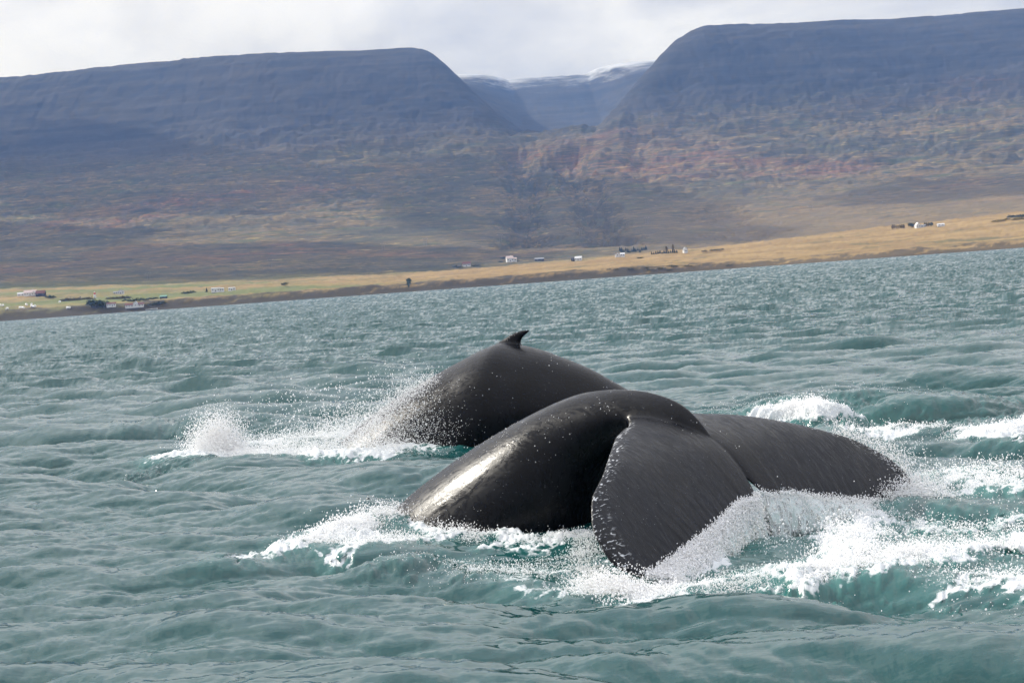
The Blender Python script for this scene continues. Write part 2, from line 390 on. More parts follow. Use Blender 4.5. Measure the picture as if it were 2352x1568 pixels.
#--ENDLOCAL--
def build_sea():
    a = np.concatenate([-np.geomspace(4.0, 0.35, 50)[:-1], np.linspace(-0.335, 0.335, 820), np.geomspace(0.35, 4.0, 50)[1:]])
    y = np.concatenate([-np.geomspace(900, 10, 40), np.linspace(-9, 9, 24)[:-1], np.arange(9, 34, 0.046), 1 / np.linspace(1 / 34, 1 / (SHORE + 8), 250)])
    Y, A = np.meshgrid(y, a, indexing='ij')
    X = A * np.maximum(np.abs(Y), 7.0)
    z, sx, sy, dx, dy = sea_sample(X, Y)
    k = np.searchsorted(y, 36.0); dr = np.gradient(y)[k:, None]      # far rows: slopes averaged over the row they stand for
    ax_, ay_, wt_ = 0, 0, 0
    for j in range(5):
        g = sea_sample(X[k:], Y[k:] + dr * (j - 2) * 0.23)
        w_ = np.clip(0.12 + g[2], 0.03, 1) ** 0.6; ax_ = ax_ + g[1] * w_; ay_ = ay_ + g[2] * w_; wt_ = wt_ + w_
    sx[k:], sy[k:] = 1.35 * ax_ / wt_, 1.35 * ay_ / wt_
    lz, foam, aer, damp = local_sea(X, Y)
    far = 1 - sstep(Y, 500, 1480)
    z = z * damp + lz; 
    V = np.stack([X + dx * damp * far, Y + dy * damp * far, z * far], -1)
    me = grid_mesh('sea', V.reshape(-1, 3), len(y), len(a))
    # slope-carrying normals, from the wave field itself
    nr = np.empty(len(me.vertices) * 3, np.float32); me.vertex_normals.foreach_get('vector', nr); nr = nr.reshape(-1, 3)
    w = sstep(Y, 30, 70).reshape(-1, 1)
    q = 1 - 0.40 * sstep(Y, 60, 600)
    wf = sstep(Y, 35, 160)
    sx, sy = sx * q, sy * q * (1 - wf) + wf * (0.5 * (sy * q + np.sqrt((sy * q) ** 2 + 0.02)) + 0.08)
    an = np.stack([-sx, -sy, np.ones_like(sx)], -1).reshape(-1, 3); an /= np.linalg.norm(an, axis=1, keepdims=True)
    nn = nr * (1 - w) + an * w; nn /= np.linalg.norm(nn, axis=1, keepdims=True)
    attr(me, 'wave_normal', nn, 'FLOAT_VECTOR')
    attr(me, 'foam', foam.ravel()); attr(me, 'aer', aer.ravel())
    return me
def water_nodes(nt):
    geo = N(nt, 'ShaderNodeNewGeometry'); P = geo.outputs['Position']
    wn = N(nt, 'ShaderNodeAttribute', attribute_name='wave_normal').outputs['Vector']
    foam = N(nt, 'ShaderNodeAttribute', attribute_name='foam').outputs['Fac']
    aer = N(nt, 'ShaderNodeAttribute', attribute_name='aer').outputs['Fac']
    r1 = NOISE(nt, VSC(nt, P, (3.6, 12.0, 3.6)), 1.0, 4, 0.62, 0.5, out=1)
    r2 = NOISE(nt, VSC(nt, P, (1.0, 2.8, 2.0)), 1.0, 3, 0.6, 0.4, out=1)
    def cen(v, s):
        n = N(nt, 'ShaderNodeVectorMath', operation='SUBTRACT'); nt.links.new(v, n.inputs[0]); n.inputs[1].default_value = (0.5, 0.56, 0.5)
        return VSC(nt, n.outputs[0], s)
    add = N(nt, 'ShaderNodeVectorMath', operation='ADD'); nt.links.new(wn, add.inputs[0]); nt.links.new(cen(r1, (0.20, 0.32, 0)), add.inputs[1])
    add2 = N(nt, 'ShaderNodeVectorMath', operation='ADD'); nt.links.new(add.outputs[0], add2.inputs[0]); nt.links.new(cen(r2, (0.11, 0.15, 0)), add2.inputs[1])
    r3 = NOISE(nt, VSC(nt, P, (11.0, 38.0, 11.0)), 1.0, 3, 0.62, 0.4, out=1)
    add3 = N(nt, 'ShaderNodeVectorMath', operation='ADD'); nt.links.new(add2.outputs[0], add3.inputs[0]); nt.links.new(cen(r3, (0.14, 0.26, 0)), add3.inputs[1])
    nm = N(nt, 'ShaderNodeVectorMath', operation='NORMALIZE'); nt.links.new(add3.outputs[0], nm.inputs[0])
    return P, nm.outputs[0], foam, aer
m_sea, nt = material('sea_water')
P, nrm, foam, aer = water_nodes(nt)
f1 = NOISE(nt, VSC(nt, P, (5.5, 3.8, 5.5)), 1.0, 7, 0.68, 0.7); f2 = NOISE(nt, VSC(nt, P, (34, 26, 34)), 1.0, 3, 0.6)
warp = N(nt, 'ShaderNodeVectorMath', operation='ADD'); nt.links.new(VSC(nt, P, (6.5, 4.2, 6.5)), warp.inputs[0]); nt.links.new(VSC(nt, NOISE(nt, VSC(nt, P, (4, 3, 4)), 1.0, 3, 0.6, 0.0, out=1), (1.6, 1.6, 1.6)), warp.inputs[1])
vo = N(nt, 'ShaderNodeTexVoronoi', {'Vector': warp.outputs[0], 'Scale': 1.0}, feature='DISTANCE_TO_EDGE')
lace = STEP(nt, vo.outputs['Distance'], 0.30, 0.0, 0.30, 0.72)
fm = MATH(nt, 'ADD', MATH(nt, 'ADD', MATH(nt, 'MULTIPLY', f1, 0.45), MATH(nt, 'MULTIPLY', f2, 0.20)), MATH(nt, 'MULTIPLY', lace, 0.35))
fmask = STEP(nt, MATH(nt, 'ADD', fm, MATH(nt, 'MULTIPLY', MATH(nt, 'SUBTRACT', foam, 0.5), 0.55)), 0.50, 0.68)
fmask = MATH(nt, 'MULTIPLY', fmask, STEP(nt, foam, 0.0, 0.06))
deep = MIX(nt, aer, (0.003, 0.049, 0.049), (0.032, 0.135, 0.124))
bc = MIX(nt, fmask, deep, (0.56, 0.59, 0.60))
rough = MATH(nt, 'ADD', 0.10, MATH(nt, 'MULTIPLY', fmask, 0.55))
bmp = N(nt, 'ShaderNodeBump', {'Strength': MATH(nt, 'MULTIPLY', fmask, 0.5), 'Distance': 0.025, 'Height': fm, 'Normal': nrm})
b = N(nt, 'ShaderNodeBsdfPrincipled', {'Base Color': bc, 'Roughness': rough, 'IOR': 1.46, 'Normal': bmp.outputs[0]})
N(nt, 'ShaderNodeOutputMaterial', {'Surface': b.outputs[0]})
sea = link('sea', build_sea(), m_sea, label='choppy teal-green fjord water with wind ripples', kind='structure')
# ------------------------------------------------------------------ whales
def catmull(pts, n):
    p = np.array(pts, float); d = np.r_[0, np.cumsum(np.linalg.norm(np.diff(p, axis=0), axis=1))]
    q = np.linspace(0, d[-1], n); out = []
    m = np.gradient(p, d, axis=0)
    for k in range(p.shape[1]):
        i = np.clip(np.searchsorted(d, q) - 1, 0, len(d) - 2); h = d[i + 1] - d[i]; t = (q - d[i]) / h
        out.append((2 * t**3 - 3 * t**2 + 1) * p[i, k] + (t**3 - 2 * t**2 + t) * h * m[i, k] + (-2 * t**3 + 3 * t**2) * p[i + 1, k] + (t**3 - t**2) * h * m[i + 1, k])
    return np.stack(out, 1)
def body_part(ridge, Dt, Wt, keel, n=110, m=64, nsm=0.02):
    """loft: ridge (s,z) polyline from head end to tail; Dt/Wt tables over s: depth and half width"""
    R = catmull(ridge, n); Tn = np.gradient(R, axis=0); Tn /= np.linalg.norm(Tn, axis=1, keepdims=True)
    ker = np.exp(-(np.arange(-30, 31) / (n * nsm)) ** 2); ker /= ker.sum()
    Tn = np.stack([np.convolve(np.pad(Tn[:, q], 30, mode='edge'), ker, 'valid') for q in (0, 1)], 1); Tn /= np.linalg.norm(Tn, axis=1, keepdims=True)
    Nn = np.stack([Tn[:, 1], -Tn[:, 0]], 1)        # into the body
    D = pch(R[:, 0], Dt); Wd = pch(R[:, 0], Wt); K = pch(R[:, 0], keel)
    a = np.linspace(0, 2 * np.pi, m, endpoint=False)
    V = []
    for i in range(n):
        d = D[i] * (1 - np.cos(a)) / 2
        sh = np.sign(np.sin(a)) * np.abs(np.sin(a)) ** np.where(np.cos(a) > 0, K[i], 0.9)
        V.append(np.stack([R[i, 0] + Nn[i, 0] * d, Wd[i] * sh, R[i, 1] + Nn[i, 1] * d], 1))
    V = np.concatenate(V)
    Fs = [(i * m + j, i * m + (j + 1) % m, (i + 1) * m + (j + 1) % m, (i + 1) * m + j) for i in range(n - 1) for j in range(m)]
    Fs += [tuple(range(m))[::-1], tuple((n - 1) * m + j for j in range(m))]
    return V, Fs
def fin_part(base, tip_pts, th):
    """closed blade: base/leading/trailing outline in the (s,z) plane as two matching polylines, root->tip"""
    n, k = 24, 9
    A_, B_ = catmull(base, n), catmull(tip_pts, n)
    V, Fs = [], []
    for i in range(n):
        for j in range(2 * k):
            c = j / k if j < k else 2 - j / k
            sg = 1 if j < k else -1
            p = A_[i] * (1 - c) + B_[i] * c
            w = th * (1 - 0.8 * i / (n - 1)) * math.sqrt(max(c * (1 - c), 0)) * 2
            V.append((p[0], sg * w * (1 if 0 < c < 1 else 0), p[1]))
    m = 2 * k
    Fs = [(i * m + j, i * m + (j + 1) % m, (i + 1) * m + (j + 1) % m, (i + 1) * m + j) for i in range(n - 1) for j in range(m)]
    Fs += [tuple(range(m))[::-1], tuple((n - 1) * m + j for j in range(m))]
    return np.array(V), Fs
ZC = [(2.8, 1.16), (3.4, 1.10), (3.9, 1.00), (4.38, 0.785), (4.71, 0.49), (5.2, -0.05), (5.6, -0.5)]
LE = [(3.30, 0.0), (3.42, 0.18), (3.66, 0.45), (3.92, 0.95), (4.08, 1.20), (4.40, 1.73), (4.64, 2.19), (4.86, 2.40), (5.02, 2.42), (5.15, 2.22)]
TE = [(4.69, 0.0), (4.80, 0.045), (4.85, 0.38), (4.96, 0.90), (5.06, 1.50), (5.14, 2.00), (5.16, 2.20)]
def teeth(v):
    r = np.random.default_rng(4); x = np.abs(v); out = 0 * x; p = 0.16
    while p < 2.2:
        w = r.uniform(0.06, 0.13); h = r.uniform(0.018, 0.05)
        q = (x - p) / w; out = np.where((q >= 0) & (q < 1), h * (q ** 1.6), out); p += w
    return out
def fluke_part(n=300, k=46):
    half = catmull(LE, n); te = catmull(TE, n)
    V, Fs = [], []
    m = 2 * k
    for sgn in (-1, 1):
        off = len(V)
        for i in range(n):
            t = i / (n - 1)
            th = 0.115 * (1 - t) ** 1.1 + 0.035
            le, tr = half[i].copy(), te[i].copy()
            tr[0] += float(teeth(np.array([tr[1]]))[0]) if i < n - 6 else 0
            for j in range(m):
                c = j / k if j < k else 2 - j / k
                up_ = 1 if j < k else -1
                p = le * (1 - c) + tr * c
                prof = 2.6 * math.sqrt(c) * (1 - c) ** 0.9 * th + 0.010 * (0 < c < 1)
                z = ZCF(p[0])
                dz = (ZCF(p[0] + 0.02) - ZCF(p[0] - 0.02)) / 0.04
                nl = math.hypot(1, dz)
                V.append((p[0] - up_ * prof * dz / nl * 0.5, sgn * p[1], z + up_ * prof / nl * 0.5))
        f = [(off + i * m + j, off + i * m + (j + 1) % m, off + (i + 1) * m + (j + 1) % m, off + (i + 1) * m + j) for i in range(n - 1) for j in range(m)]
        f += [tuple(off + j for j in range(m))[::-1], tuple(off + (n - 1) * m + j for j in range(m))]
        Fs += [q[::-1] for q in f] if sgn > 0 else f
    return np.array(V), Fs
_zx = np.linspace(2.8, 5.6, 600); _zy = pch(_zx, ZC)
_zy = np.convolve(np.pad(_zy, 20, mode='edge'), np.ones(41) / 41, 'valid')
def ZCF(s): return float(np.interp(s, _zx, _zy))
def fuse(name, parts, voxel, smooth):
    Vs, Fs, o = [], [], 0
    for V, Fc in parts:
        Vs.append(V); Fs += [tuple(i + o for i in f) for f in Fc]; o += len(V)
    me = bpy.data.meshes.new('raw'); me.from_pydata(np.concatenate(Vs).tolist(), [], Fs)
    bm = bmesh.new(); bm.from_mesh(me); bmesh.ops.recalc_face_normals(bm, faces=bm.faces); bm.to_mesh(me); bm.free()
    tmp = bpy.data.objects.new('raw', me); col.objects.link(tmp)
    md = tmp.modifiers.new('r', 'REMESH'); md.mode = 'VOXEL'; md.voxel_size = voxel; md.use_smooth_shade = True
    sm = tmp.modifiers.new('s', 'SMOOTH'); sm.factor = 0.5; sm.iterations = smooth
    dg = bpy.context.evaluated_depsgraph_get(); dg.update()
    out = bpy.data.meshes.new_from_object(tmp.evaluated_get(dg)); out.name = name
    bpy.data.objects.remove(tmp); bpy.data.meshes.remove(me)
    return out
def place(origin, Tdir):
    """matrix from whale coordinates (s tailward, v to the whale's right, z) to the world"""
    T3 = Vector((Tdir[0], Tdir[1], 0)).normalized(); n3 = Vector((-T3.y, T3.x, 0))
    return Matrix(((T3.x, n3.x, 0, origin[0]), (T3.y, n3.y, 0, origin[1]), (0, 0, 1, 0), (0, 0, 0, 1)))
def skin(name, base, grey):
    m, nt = material(name)
    tc = N(nt, 'ShaderNodeTexCoord').outputs['Object']
    fl = N(nt, 'ShaderNodeAttribute', attribute_name='fluke').outputs['Fac']
    ed = N(nt, 'ShaderNodeAttribute', attribute_name='edge').outputs['Fac']
    n1 = NOISE(nt, tc, 2.2, 5, 0.6, 0.5); n2 = NOISE(nt, VSC(nt, tc, (2.0, 8, 2.0)), 1.0, 6, 0.72, 2.2); n3 = NOISE(nt, tc, 17, 4, 0.7)
    body = MIX(nt, STEP(nt, n1, 0.35, 0.65), base, tuple(v * 1.9 for v in base))
    flc = MIX(nt, STEP(nt, MATH(nt, 'ADD', MATH(nt, 'MULTIPLY', n1, .5), MATH(nt, 'MULTIPLY', n2, .5)), 0.36, 0.64), tuple(v * 0.6 for v in grey), tuple(v * 1.25 for v in grey))
    c = MIX(nt, fl, body, flc)
    # pale scratches and barnacle scars near the leading edge, a few further in
    sc1 = NOISE(nt, VSC(nt, tc, (60, 16, 30)), 1.0, 2, 0.5, 0.6)
    scar = MATH(nt, 'MULTIPLY', STEP(nt, sc1, 0.58, 0.66), STEP(nt, ed, 0.25, 0.85))
    fs = NOISE(nt, VSC(nt, tc, (9, 120, 9)), 1.0, 2, 0.5, 0.2)
    scar2 = MATH(nt, 'MULTIPLY', MATH(nt, 'MULTIPLY', STEP(nt, fs, 0.66, 0.74), STEP(nt, n3, 0.5, 0.6)), MATH(nt, 'MULTIPLY', fl, 0.16))
    c = MIX(nt, MATH(nt, 'MAXIMUM', scar, scar2), c, (0.50, 0.52, 0.54))
    vor = N(nt, 'ShaderNodeTexVoronoi', {'Vector': tc, 'Scale': 24.0}); dots = STEP(nt, vor.outputs['Distance'], 0.09, 0.05)
    c = MIX(nt, MATH(nt, 'MULTIPLY', dots, STEP(nt, n1, 0.5, 0.6)), c, (0.30, 0.31, 0.33))
    riv = NOISE(nt, VSC(nt, tc, (7, 26, 7)), 1.0, 5, 0.65, 1.0)
    r = MATH(nt, 'ADD', MATH(nt, 'ADD', STEP(nt, n1, 0.3, 0.7, 0.08, 0.20), STEP(nt, riv, 0.36, 0.60, 0.05, 0.24)), MATH(nt, 'MULTIPLY', fl, 0.08))
    blot = NOISE(nt, tc, 5.5, 6, 0.7, 0.8)
    c = MIX(nt, MATH(nt, 'MULTIPLY', STEP(nt, blot, 0.58, 0.70), 0.35), c, tuple(v * 2.2 for v in grey))
    lin = NOISE(nt, VSC(nt, tc, (2.5, 70, 40)), 1.0, 2, 0.5, 0.8)
    c = MIX(nt, MATH(nt, 'MULTIPLY', STEP(nt, lin, 0.68, 0.74), MATH(nt, 'MULTIPLY', STEP(nt, blot, 0.45, 0.6), 0.28)), c, (0.20, 0.21, 0.22))
    hgt = MATH(nt, 'ADD', MATH(nt, 'MULTIPLY', n3, 0.5), MATH(nt, 'MULTIPLY', n2, MATH(nt, 'ADD', 0.45, MATH(nt, 'MULTIPLY', fl, 0.45))))
    bp = N(nt, 'ShaderNodeBump', {'Strength': 0.40, 'Distance': 0.014, 'Height': hgt})
    b = N(nt, 'ShaderNodeBsdfPrincipled', {'Base Color': c, 'Roughness': r, 'IOR': 1.26, 'Specular IOR Level': 0.5, 'Normal': bp.outputs[0]})
    N(nt, 'ShaderNodeOutputMaterial', {'Surface': b.outputs[0]})
    return m
m_whale = skin('wet_whale_skin', (0.0018, 0.0022, 0.0036), (0.0060, 0.0072, 0.0108))
# --- the near whale, tail arched over
WA = at_z(930, 1180); WM = (at_z(1470, 1330) + at_z(2125, 1150)) / 2
M1 = place(WA, (WM - WA))
ridge1 = [(-3.2, -2.6), (-2.2, -1.75), (-1.2, -0.92), (-0.5, -0.37), (0.0, 0.0), (0.52, 0.36), (0.95, 0.60), (1.36, 0.81), (1.76, 0.99), (2.14, 1.145), (2.45, 1.255), (2.69, 1.32), (2.98, 1.355), (3.32, 1.36), (3.65, 1.32), (3.85, 1.265), (4.01, 1.19), (4.15, 1.08), (4.27, 0.95), (4.38, 0.81), (4.50, 0.66)]
Dt1 = [(-3.2, 2.7), (-0.5, 2.5), (0.52, 2.30), (1.36, 2.0), (1.76, 1.78), (2.14, 1.5), (2.69, 1.02), (2.98, 0.78), (3.32, 0.56), (3.65, 0.46), (3.85, 0.40), (4.15, 0.24), (4.38, 0.10), (4.6, 0.06)]
Wt1 = [(-3.2, 1.35), (-0.5, 1.25), (0.52, 1.14), (1.36, 1.0), (1.76, 0.9), (2.14, 0.76), (2.69, 0.48), (2.98, 0.37), (3.32, 0.27), (3.65, 0.23), (3.85, 0.20), (4.15, 0.11), (4.38, 0.045), (4.6, 0.03)]
K1 = [(-3.2, 0.95), (0.5, 1.0), (2.1, 1.1), (3.0, 1.35), (3.6, 1.6), (4.6, 1.8)]
fin1 = fin_part([(-1.30, -1.08), (-1.12, -0.70), (-0.95, -0.42), (-0.76, -0.02), (-0.64, 0.16)], [(-0.35, -0.40), (-0.50, -0.34), (-0.58, -0.16), (-0.58, 0.03), (-0.56, 0.17)], 0.07)
me1 = fuse('whale_body', [body_part(ridge1, Dt1, Wt1, K1), fluke_part(), fin1], 0.0135, 5)
bm = bmesh.new(); bm.from_mesh(me1)
sel = [v for v in bm.verts if 3.05 < v.co.x < 4.0 and 0.10 < abs(v.co.y) < 0.62]
for _ in range(40): bmesh.ops.smooth_vert(bm, verts=sel, factor=0.5, use_axis_x=True, use_axis_y=True, use_axis_z=True)
bm.to_mesh(me1); bm.free()
co = np.empty(len(me1.vertices) * 3, np.float32); me1.vertices.foreach_get('co', co); co = co.reshape(-1, 3)
av = np.abs(co[:, 1]); s_ = co[:, 0]
zf = np.interp(s_, _zx, _zy)
flm = sstep(av, 0.20, 0.55) * sstep(s_, 3.2, 3.7) * (1 - sstep(np.abs(co[:, 2] - zf), 0.16, 0.3))
le = catmull(LE, 400); vle = np.interp(s_, le[:370, 0], le[:370, 1])
edg = flm * (1 - sstep(vle - av, 0.02, 0.42)) 
tipm = flm * sstep(av, 1.9, 2.3)
attr(me1, 'fluke', flm); attr(me1, 'edge', np.maximum(edg, tipm * 0.55))
whale1 = link('humpback_whale', me1, m_whale, label='diving humpback whale nearest the camera, tail flukes curling down into the foam', cat='whale', group='two diving humpback whales')
whale1.matrix_world = M1
# --- the farther whale, back arched with its dorsal fin up
WF = at_y(1180, 800, 27.3); T2 = Vector((0.93, -0.36, 0)).normalized()
n2_ = Vector((-T2.y, T2.x, 0))
def onplane(px, py):
    r = ray(px, py); o = Vector((0, 0, CAMZ)); t = (WF - o).dot(n2_) / r.dot(n2_); q = o + r * t
    return ((q - WF).dot(T2), q.z)
rp = [onplane(*p) for p in [(800, 1005), (850, 962), (900, 925), (990, 868), (1060, 829), (1120, 798), (1150, 787), (1200, 793), (1240, 803), (1290, 821), (1350, 845), (1400, 872), (1440, 895), (1500, 940), (1560, 1010)]]
s0, z0 = rp[0]
ridge2 = [(s0 - 2.6, z0 - 2.6), (s0 - 1.3, z0 - 1.2)] + rp + [(rp[-1][0] + 0.6, rp[-1][1] - 0.9)]
Dt2 = [(-6, 3.0), (-3, 2.8), (-1.5, 2.6), (0, 2.25), (1.0, 1.8), (2.0, 1.3), (3.2, 0.8)]
Wt2 = [(-6, 1.55), (-3, 1.45), (-1.5, 1.35), (0, 1.15), (1.0, 0.9), (2.0, 0.62), (3.2, 0.35)]
K2 = [(-6, 1.0), (-1, 1.05), (0.3, 1.15), (3.2, 1.35)]
fA_ = [onplane(*p) for p in [(1060, 850), (1108, 808), (1144, 786), (1166, 772), (1186, 762), (1206, 758), (1215, 757)]]
fB_ = [onplane(*p) for p in [(1290, 850), (1235, 810), (1205, 799), (1196, 789), (1198, 779), (1208, 768), (1217, 760)]]
me2 = fuse('whale_back', [body_part(ridge2, Dt2, Wt2, K2, 120, 72, 0.16), fin_part(fA_, fB_, 0.13)], 0.021, 5)
attr(me2, 'fluke', np.zeros(len(me2.vertices))); attr(me2, 'edge', np.zeros(len(me2.vertices)))
whale2 = link('humpback_whale', me2, m_whale, label='arched back of the farther humpback whale with hooked dorsal fin', cat='whale', group='two diving humpback whales')
whale2.matrix_world = place(WF, T2)
print('tris', [(o.name, len(o.data.polygons)) for o in (terrain, sea, whale1, whale2)])
# ------------------------------------------------------------------ spray and falling water
def droplet_material():
    m, nt = material('spray_water')
    d = N(nt, 'ShaderNodeBsdfDiffuse', {'Color': (0.97, 0.97, 0.97, 1)}); t = N(nt, 'ShaderNodeBsdfTranslucent', {'Color': (0.97, 0.97, 0.97, 1)})
    g = N(nt, 'ShaderNodeBsdfGlossy', {'Color': (1, 1, 1, 1), 'Roughness': 0.22})
    a_ = N(nt, 'ShaderNodeMixShader', {0: 0.42, 1: d.outputs[0], 2: t.outputs[0]}); b_ = N(nt, 'ShaderNodeMixShader', {0: 0.10, 1: a_.outputs[0], 2: g.outputs[0]})
    N(nt, 'ShaderNodeOutputMaterial', {'Surface': b_.outputs[0]})
    return m
m_drop = droplet_material()
def droplet_tree():
    ng = bpy.data.node_groups.new('droplets', 'GeometryNodeTree')
    ng.interface.new_socket('Geometry', in_out='INPUT', socket_type='NodeSocketGeometry')
    ng.interface.new_socket('Geometry', in_out='OUTPUT', socket_type='NodeSocketGeometry')
    gi, go = ng.nodes.new('NodeGroupInput'), ng.nodes.new('NodeGroupOutput')
    ico = ng.nodes.new('GeometryNodeMeshIcoSphere'); ico.inputs['Subdivisions'].default_value = 1; ico.inputs['Radius'].default_value = 1.0
    sm = ng.nodes.new('GeometryNodeSetMaterial'); sm.inputs['Material'].default_value = m_drop
    na = ng.nodes.new('GeometryNodeInputNamedAttribute'); na.data_type = 'FLOAT_VECTOR'; na.inputs['Name'].default_value = 'dim'
    ip = ng.nodes.new('GeometryNodeInstanceOnPoints')
    L = ng.links.new
    L(ico.outputs['Mesh'], sm.inputs['Geometry']); L(sm.outputs['Geometry'], ip.inputs['Instance'])
    L(gi.outputs[0], ip.inputs['Points']); L(na.outputs['Attribute'], ip.inputs['Scale']); L(ip.outputs['Instances'], go.inputs[0])
    return ng
DROPS = droplet_tree()
def spray(label, pts, sizes, name='spray'):
    pts = np.concatenate(pts); sizes = np.concatenate(sizes)
    me = bpy.data.meshes.new(name); me.vertices.add(len(pts)); me.vertices.foreach_set('co', pts.astype(np.float32).ravel()); me.update()
    d = np.stack([sizes * rng.uniform(0.8, 1.1, len(sizes)), sizes * rng.uniform(0.8, 1.1, len(sizes)), sizes * rng.uniform(0.8, 1.7, len(sizes))], 1)
    attr(me, 'dim', d, 'FLOAT_VECTOR')
    me.materials.append(m_drop)
    o = link(name, me, None, label=label, kind='stuff')
    o.modifiers.new('droplets', 'NODES').node_group = DROPS
    return o
def lognorm(n, med, sg=0.33, hi=2.1):
    med = med * 0.85
    return np.minimum(med * np.exp(rng.standard_normal(n) * sg), med * hi)
def along(pts, n):
    p = np.array([(q[0], q[1]) for q in pts]); d = np.r_[0, np.cumsum(np.linalg.norm(np.diff(p, axis=0), axis=1))]
    u = rng.uniform(0, d[-1], n)
    return np.stack([np.interp(u, d, p[:, 0]), np.interp(u, d, p[:, 1])], 1), u / d[-1]
def sea_z(xy):
    x, y = xy[:, 0], xy[:, 1]
    z, sx, sy, dx, dy = sea_sample(x, y); lz, fo, ae, da = local_sea(x, y)
    return z * da + lz
def splash(path, n, spread, hfun, size, clump=0.5):
    n = int(n * 1.5)
    """droplets thrown up from the water along a path: hfun(u) gives the top height"""
    xy, u = along([at_z(*p) for p in path], n)
    c = fW1(xy[:, 0] / 2.3, xy[:, 1] / 2.3)                     # clumping along the path
    xy = xy + rng.standard_normal((n, 2)) * np.array([spread, spread * 1.3])
    h = np.interp(u, *zip(*hfun)) * (1 + clump * np.clip(c, -1, 1.6))
    z = sea_z(xy) + np.abs(h) * rng.beta(0.85, 2.2, n)
    return np.column_stack([xy, z]), lognorm(n, size * 0.62)
def cloud_px(path, n, sig, Y, dY, size):
    """airborne drops round a path of (px, py) seen at distance Y"""
    p = np.array(path, float); d = np.r_[0, np.cumsum(np.linalg.norm(np.diff(p, axis=0), axis=1))]
    u = rng.uniform(0, d[-1], n)
    q = np.stack([np.interp(u, d, p[:, 0]), np.interp(u, d, p[:, 1])], 1) + rng.standard_normal((n, 2)) * sig
    yy = Y + rng.standard_normal(n) * dY
    P = np.array([at_y(a, b, c) for (a, b), c in zip(q, yy)])
    P[:, 2] = np.maximum(P[:, 2], 0.02)
    return P, lognorm(n, size * 0.7)
def ws(o):  # pairs -> lists
    return [a for a, b in o], [b for a, b in o]
spray('white spray thrown up along the side of the farther whale', *ws([
    splash([(470, 1056), (500, 1050), (535, 1052)], 9500, 0.16, [(0, 0.35), (0.5, 0.95), (1, 0.45)], 0.0105, 0.2),
    splash([(455, 1056), (620, 1056), (800, 1046), (940, 1042)], 11000, 0.22, [(0, 0.20), (0.3, 0.24), (0.7, 0.42), (0.85, 0.5), (1, 0.12)], 0.0095),
    splash([(620, 1035), (760, 1012), (860, 992)], 5000, 0.30, [(0, 0.2), (1, 0.55)], 0.010),
    cloud_px([(815, 1010), (870, 960), (930, 905), (1000, 866)], 3600, (13, 12), 27.0, 0.25, 0.0075),
    cloud_px([(830, 1000), (900, 930), (960, 890)], 2600, (34, 30), 26.1, 0.25, 0.0075),
    cloud_px([(880, 1010), (930, 985), (1000, 1000)], 2600, (48, 36), 25.9, 0.15, 0.0062),
    cloud_px([(600, 940), (760, 925), (900, 880)], 420, (60, 26), 26.8, 0.6, 0.013),
    cloud_px([(700, 985), (850, 950)], 700, (60, 22), 27.2, 0.5, 0.011)]))
TEW = [M1 @ Vector((p[0], -p[1], ZCF(p[0]))) for p in catmull(TE, 200)]      # trailing edge of the near fluke, in the world
TEW2 = [M1 @ Vector((p[0], p[1], ZCF(p[0]))) for p in catmull(TE, 200)]
LEW2 = [M1 @ Vector((p[0], p[1], ZCF(p[0]))) for p in catmull(LE, 200)]
TD = Vector((M1[0][0], M1[1][0], 0))
def curtain(edge, n, i0, i1, reach, size, power=1.3):
    i = rng.uniform(i0, i1, n).astype(int); E_ = np.array([e[:] for e in edge])[i]
    q = rng.uniform(0, 1, n) ** power; size = size * 0.65
    out = E_.copy(); r = rng.uniform(0.2, 1.0, n) * reach * q * (0.35 + 0.75 * i / 200)
    out[:, 0] += TD.x * r + rng.standard_normal(n) * 0.02; out[:, 1] += TD.y * r + rng.standard_normal(n) * 0.02
    out[:, 2] = np.maximum(E_[:, 2] * (1 - q * q) - 0.01, 0.0) + np.abs(rng.standard_normal(n)) * 0.025
    return out, lognorm(n, size)
def surf_drops(edge, n, i0, i1, sg, size, lift):
    i = rng.uniform(i0, i1, n).astype(int); E_ = np.array([e[:] for e in edge])[i]; size = size * 0.7
    E_ = E_ + rng.standard_normal((n, 3)) * sg
    E_[:, 2] = np.maximum(E_[:, 2] + lift * np.abs(rng.standard_normal(n)), 0.02)
    return E_, lognorm(n, size)
spray('white water and drops pouring off the near tail flukes', *ws([
    curtain(TEW, 20000, 12, 198, 0.32, 0.0075),
    curtain(TEW2, 7000, 8, 190, 0.30, 0.0065),
    surf_drops(LEW2, 2600, 135, 199, 0.06, 0.0065, 0.05),
    surf_drops(LEW2, 1500, 165, 199, 0.14, 0.007, 0.10),
    splash([(1365, 1335), (1430, 1352), (1485, 1350)], 5200, 0.13, [(0, 0.20), (0.5, 0.17), (1, 0.08)], 0.0085),
    splash([(1350, 1230), (1340, 1290), (1360, 1330)], 1500, 0.09, [(0, 0.1), (1, 0.2)], 0.007),
    splash([(1505, 1348), (1600, 1298), (1690, 1235)], 3500, 0.07, [(0, 0.05), (1, 0.10)], 0.008),
    splash([(1740, 1190), (1860, 1185), (2010, 1188)], 2600, 0.18, [(0, 0.10), (1, 0.12)], 0.007),
    splash([(2030, 1165), (2100, 1158), (2160, 1150)], 3200, 0.16, [(0, 0.10), (0.6, 0.22), (1, 0.18)], 0.0075),
    splash([(1560, 1345), (1700, 1335), (1800, 1322)], 2500, 0.2, [(0, 0.06), (1, 0.05)], 0.006)]))
